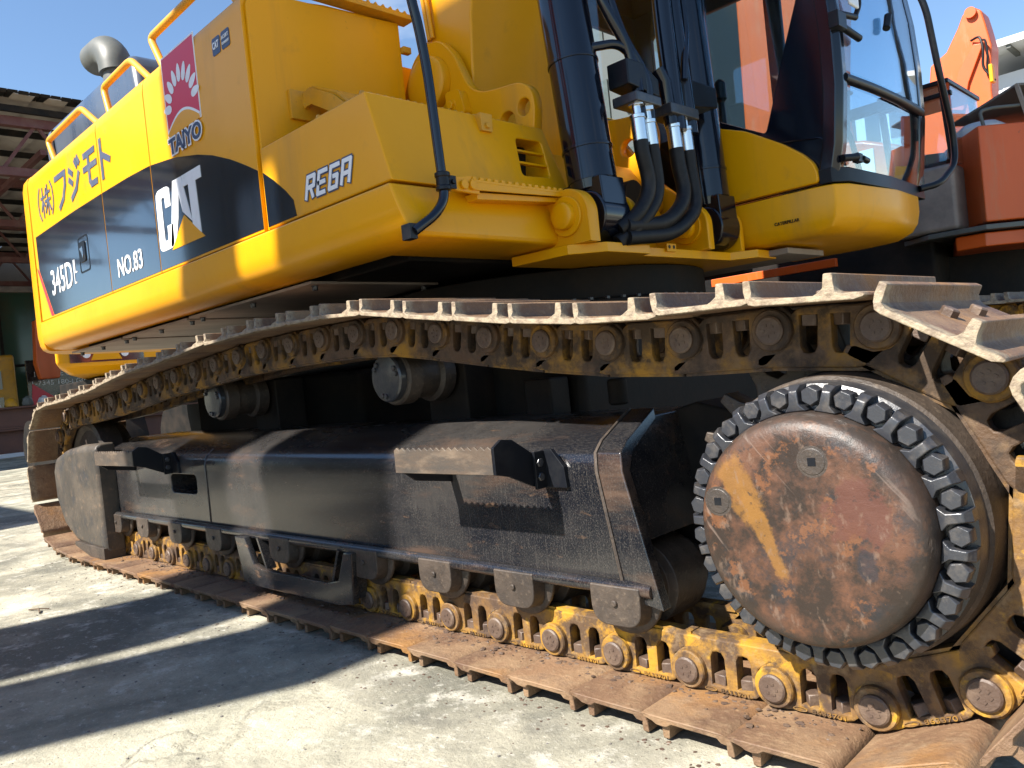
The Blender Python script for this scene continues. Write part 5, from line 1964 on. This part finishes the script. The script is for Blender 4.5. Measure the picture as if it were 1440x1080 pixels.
# its dark undercarriage
bm = nb()
box(bm, -1.6, 2.8, 4.35, 4.85, .12, .55)
obj('track_frame', bm, M_FRAME2, OR, .05)
bm = nb()
lathe(bm, [(.3, .9), (.7, .9), (.7, 1.33), (.3, 1.33)], (.3, 5.4, 0), 'z', 40)
obj('slew_ring', bm, M_FRAME2, OR)
bm = nb()
box(bm, -1.2, 1.8, 4.8, 6.0, .5, .9)
obj('carbody', bm, M_FRAME2, OR)
sm = bpy.data.meshes.new('track_plate')
bm = nb()
prism(bm, [(0, 0), (.165, 0), (.165, .04), (.15, .04), (.15, .014), (.03, .014), (.03, .04), (.015, .04), (.015, .014), (0, .014)], 'y', 4.2, 4.8)
bm.to_mesh(sm)
bm.free()
sm.materials.append(M_FRAME2)
for k in range(28):
    for z, s in ((.98, 1), (.05, -1)):
        o = bpy.data.objects.new('track_plate', sm)
        COL.objects.link(o)
        o.parent = OR
        o.matrix_parent_inverse = Matrix.Translation(OR.location).inverted()
        o.matrix_basis = Matrix.Translation((-1.9 + k * .17, 0, z)) @ Matrix.Diagonal((1, 1, s, 1))
bm = nb()
box(bm, -1.8, 2.7, 4.4, 4.6, .88, .978)
obj('chain', bm, M_FRAME2, OR)

# orange boom farther away
t = thing('far_orange_boom', 'orange excavator arm folded against the sky, with dark hoses, beyond the orange machine', 'excavator', (-.6, 9.3, 0))
bm = nb()
pb = [(-1.1, 2.4), (-.85, 3.1), (-.66, 3.65), (-.62, 3.92), (-.44, 4.02), (-.30, 4.25), (-.24, 4.38), (-.12, 4.42), (-.05, 4.36), (-.02, 4.20), (.02, 3.95), (.0, 3.75), (-.02, 3.45), (.0, 2.9), (.1, 2.4)]
prism(bm, [(x - .07, z) for x, z in pb], 'y', 9.0, 9.32)
arm = obj('arm', bm, M_ORANGE, t, .02)
bm = nb()
prism(bm, [(-.52, 3.35), (-.40, 3.75), (-.22, 4.0), (-.12, 3.98), (-.30, 3.6), (-.38, 3.3)], 'y', 8.96, 9.0)
obj('arm_rib', bm, M_ORANGE, t, .008)
bm = nb()
rod(bm, (-.60, 9.2, 3.90), (-.27, 9.2, 4.34), .055)
obj('cylinder', bm, material('blue_grey_paint', (.10, .14, .30), .4), t)
bm = nb()
tube(bm, [(-.24, 8.97, 4.05), (-.14, 8.92, 4.06), (-.11, 8.90, 3.9), (-.14, 8.92, 3.7), (-.06, 8.92, 3.58)], .014, 8, .08)
tube(bm, [(-.14, 8.97, 4.02), (-.09, 8.92, 4.0), (-.07, 8.90, 3.85), (-.10, 8.92, 3.66), (-.03, 8.92, 3.52)], .012, 8, .08)
obj('hoses', bm, M_RUBBER, t)
bm = nb()
rod(bm, (-.22, 8.95, 4.36), (-.22, 9.4, 4.36), .06)
obj('end_pin', bm, M_ORANGE, t)
bm = nb()
box(bm, -1.5, .9, 8.9, 11, .9, 2.42)
obj('body', bm, M_ORANGE, t, .05)
bm = nb()
box(bm, -2.2, 1.8, 8.8, 9.4, 0, .9)
obj('track', bm, M_FRAME2, t, .15)
bm = nb()
box(bm, -.07, -.03, 8.85, 8.95, 3.50, 3.70)
obj('yellow_sleeve', bm, M_YEL, t, .01)

# white office block
OB = thing('office_block', 'white office block with dark window bands and a roof canopy, at the far right', 'building', (-2, 44, 0))
bm = nb()
box(bm, -7.0, 8, 40, 50, 0, 11.7)
obj('wall', bm, M_WBLDG, OB)
bm = nb()
box(bm, -8.2, 9, 38.6, 50.5, 12.55, 12.85)
obj('roof', bm, M_WBLDG, OB)
for k in range(16):
    bm = nb()
    box(bm, -8.0 + k, -7.82 + k, 38.7, 40.4, 12.40, 12.54)
    obj('roof_fin', bm, M_GREY, OB)
for k in range(8):
    bm = nb()
    box(bm, -6.9 + k * 2, -6.7 + k * 2, 40.1, 40.3, 11.7, 12.40)
    obj('roof_post', bm, M_WBLDG, OB)
for fl in range(4):
    for k in range(8):
        bm = nb()
        z = 10.9 - fl * 2.9
        box(bm, -6.6 + k * 1.8, -5.2 + k * 1.8, 39.93, 40.0, z - 1.6, z)
        w = obj('window', bm, M_WIN, OB)
        bm = nb()
        box(bm, -6.6 + k * 1.8, -5.2 + k * 1.8, 39.88, 39.93, z - .84, z - .78)
        box(bm, -5.93 + k * 1.8, -5.87 + k * 1.8, 39.88, 39.93, z - 1.6, z)
        obj('glazing_bar', bm, M_WBLDG, w)
OB2 = thing('pale_block', 'pale low block just left of the orange arm, seen beside the cab pillar', 'building', (-11, 44, 0))
bm = nb()
box(bm, -16, -8.4, 42, 50, 0, 12.6)
obj('wall', bm, M_WBLDG, OB2)
for fl in range(4):
    for k in range(6):
        bm = nb()
        z = 12.2 - fl * 2.7
        box(bm, -15.6 + k * 1.2, -14.9 + k * 1.2, 41.95, 42.0, z - 1.5, z)
        obj('window', bm, M_WIN, OB2)
# building seen between the cylinders
OB3 = thing('grey_tower_block', 'grey concrete block visible between the two boom cylinders', 'building', (-14, 22, 0))
bm = nb()
box(bm, -26, -10.8, 20, 28, 0, 13)
obj('wall', bm, M_DUST, OB3)
for fl in range(5):
    for k in range(9):
        bm = nb()
        z = 12.4 - fl * 2.4
        box(bm, -25.0 + k * 1.55, -24.1 + k * 1.55, 19.94, 20.0, z - 1.3, z)
        obj('window', bm, M_GREY if (k + fl) % 3 else M_WIN, OB3)

# ---------------------------------------------------------------- unseen casters added left of the camera to throw the shadows
NB_ = thing('added_shadow_caster', 'added unseen stand-in for an excavator with raised boom, cut to throw the shadow bands', 'excavator', (-3.2, -3.8, 0))
YC = -3.5
A_ = [(-2.38, 2.2), (-2.35, 3.6), (-2.60, 4.1), (-2.62, 4.4), (-2.27, 5.1), (-2.25, 5.4), (-2.32, 5.85), (-2.30, 7.2), (-.75, 7.2), (-.85, 5.86), (-1.58, 5.83), (-1.60, 5.79), (-1.80, 5.79), (-1.83, 5.3), (-2.08, 4.5), (-2.10, 4.1), (-1.62, 3.6), (-1.61, 2.2)]
plate('boom', [round_poly(A_, .06)], 'y', YC - .22, YC + .22, M_ORANGE, NB_, .01)  # outline cut to the wanted shadow bands, not to a real boom
B_ = [(-1.50, 2.2), (-1.38, 3.6), (-1.66, 4.1), (-1.66, 4.4), (-1.40, 5.1), (-1.40, 5.78), (-.85, 5.80), (-.84, 5.2), (-.88, 4.4), (-.86, 4.1), (-.72, 3.6), (-.84, 3.0), (-.95, 2.2)]
plate('arm', [round_poly(B_, .06)], 'y', YC - .20, YC + .20, M_ORANGE, NB_, .01)  # second added slab, shaped for its band of shadow
C_ = [(-1.20, 5.6), (-.30, 5.7), (-.12, 7.2), (.15, 8.9), (-.8, 9.1), (-1.15, 7.6)]
plate('shade_slab', [round_poly(C_, .15)], 'y', YC - .45, YC - .05, M_ORANGE, NB_, .01)  # slab added to shade the cab side and right cylinder
bm = nb()
box(bm, -3.4, -.9, -4.9, -3.2, .9, 2.2)  # body and tracks made up to stand under the caster slabs
obj('body', bm, M_ORANGE, NB_, .05)
for y in (-5.0, -3.5):
    bm = nb()
    prism(bm, round_poly([(-4.2, 0), (-.6, 0), (-.3, .4), (-.6, .88), (-4.2, .88), (-4.5, .4)], .2), 'y', y, y + .55)
    obj('track', bm, M_FRAME2, NB_)
t = thing('added_shade_stack', 'added ribbed container stack, unseen beyond the left edge, shading the far ground', 'container', (-8, -3.6, 0))
bm = nb()
box(bm, -9.8, -6.4, -4.8, -3.5, .0, 4.4)  # unseen stack added for its shadow on the far ground
obj('body', bm, M_GREY, t, .02)
for k in range(16):
    bm = nb()
    box(bm, -9.7 + k * .21, -9.6 + k * .21, -3.5, -3.46, .1, 4.3)
    obj('rib', bm, M_GREY, t)

# trees across the yard, reflected in the black stripe
def tree(x, y, h, lab):
    r = thing('broadleaf_tree', lab, 'tree', (x, y, 0), 'trees across the yard, outside the photo')
    bm = nb()
    rod(bm, (x, y, 0), (x + .2, y, h * .55), .28, 10, .14)
    for k in range(5):
        a = k * 1.3
        rod(bm, (x + .1, y, h * .42), (x + math.cos(a) * h * .22, y + math.sin(a) * h * .22, h * .75), .10, 7, .04)
    obj('trunk', bm, M_BARK, r)
    bm = nb()
    rnd = random.Random(int(x * 7 + y))
    cl = [(Vector((rnd.uniform(-1, 1) * h * .28, rnd.uniform(-1, 1) * h * .28, h * rnd.uniform(.5, .92))), rnd.uniform(.10, .17) * h) for _ in range(11)]
    for c, rad in cl:
        for _ in range(150):
            d = Vector((rnd.gauss(0, 1), rnd.gauss(0, 1), rnd.gauss(0, 1))).normalized()
            p = Vector((x, y, 0)) + c + d * rad * rnd.uniform(.6, 1.05)
            a = Vector((rnd.uniform(-1, 1), rnd.uniform(-1, 1), rnd.uniform(-1, 1))).normalized() * .22
            b = a.orthogonal().normalized() * .16
            bm.faces.new([bm.verts.new(p + a), bm.verts.new(p + b), bm.verts.new(p - a), bm.verts.new(p - b)])
    o = obj('crown', bm, M_LEAF, r)
for i, (x, y, h, lb) in enumerate(((-16, -17, 5.5, 'low leafy tree across the yard, nearest the container'), (-21, -19, 7, 'tall leafy tree across the yard, middle of the row'), (-27, -18, 6, 'rounded leafy tree across the yard, farther along the row'), (-34, -20, 8, 'tallest leafy tree at the far end of the row across the yard'))):
    tree(x, y, h, lb)

# ---------------------------------------------------------------- grit and chips on the concrete
bm = nb()
rnd = random.Random(3)
for k in range(1500):
    x = rnd.uniform(-3.5, 2.6)
    y = rnd.uniform(-1.35, -.02)
    if (x - 2.2) ** 2 + (y + 1.4) ** 2 < .09:
        continue
    s = rnd.choice((.0010, .0013, .0016, .002, .0035)) * rnd.uniform(.6, 1.3)
    r = bmesh.ops.create_icosphere(bm, subdivisions=1, radius=s)
    for v in r['verts']:
        v.co = Vector((x + v.co.x * rnd.uniform(.8, 1.5), y + v.co.y * rnd.uniform(.8, 1.5), v.co.z * .6 + s * .25))
grit = obj('grit', bm, M_DUST)
grit['kind'] = 'stuff'
bm = nb()
for k in range(700):
    x = rnd.uniform(-3.4, 2.2)
    y = .02 - abs(rnd.gauss(0, .10))
    if y < -.5:
        continue
    s = rnd.choice((.0012, .0016, .0022, .004)) * rnd.uniform(.6, 1.3)
    r = bmesh.ops.create_icosphere(bm, subdivisions=1, radius=s)
    for v in r['verts']:
        v.co = Vector((x + v.co.x * rnd.uniform(.8, 1.8), y + v.co.y * rnd.uniform(.8, 1.8), v.co.z * .35 + s * .15))
fl = obj('rust_flakes', bm, M_NUT)
fl['kind'] = 'stuff'
for i, (x, y, ln, lb) in enumerate(((-1.95, -.47, .12, 'thin dry twig lying on the pale concrete at the left'), (.62, -.62, .05, 'small dark chip of bark on the concrete below the shoes'), (.35, -.75, .04, 'tiny brown leaf scrap on the concrete at the bottom'))):
    bm = nb()
    tube(bm, [(x, y, .006), (x + ln * .5, y + ln * .2, .012), (x + ln, y + ln * .1, .005)], .004, 6)
    tube(bm, [(x + ln * .5, y + ln * .2, .012), (x + ln * .7, y + ln * .5, .006)], .003, 6)
    tag(obj('twig', bm, M_BARK), lb, 'twig')
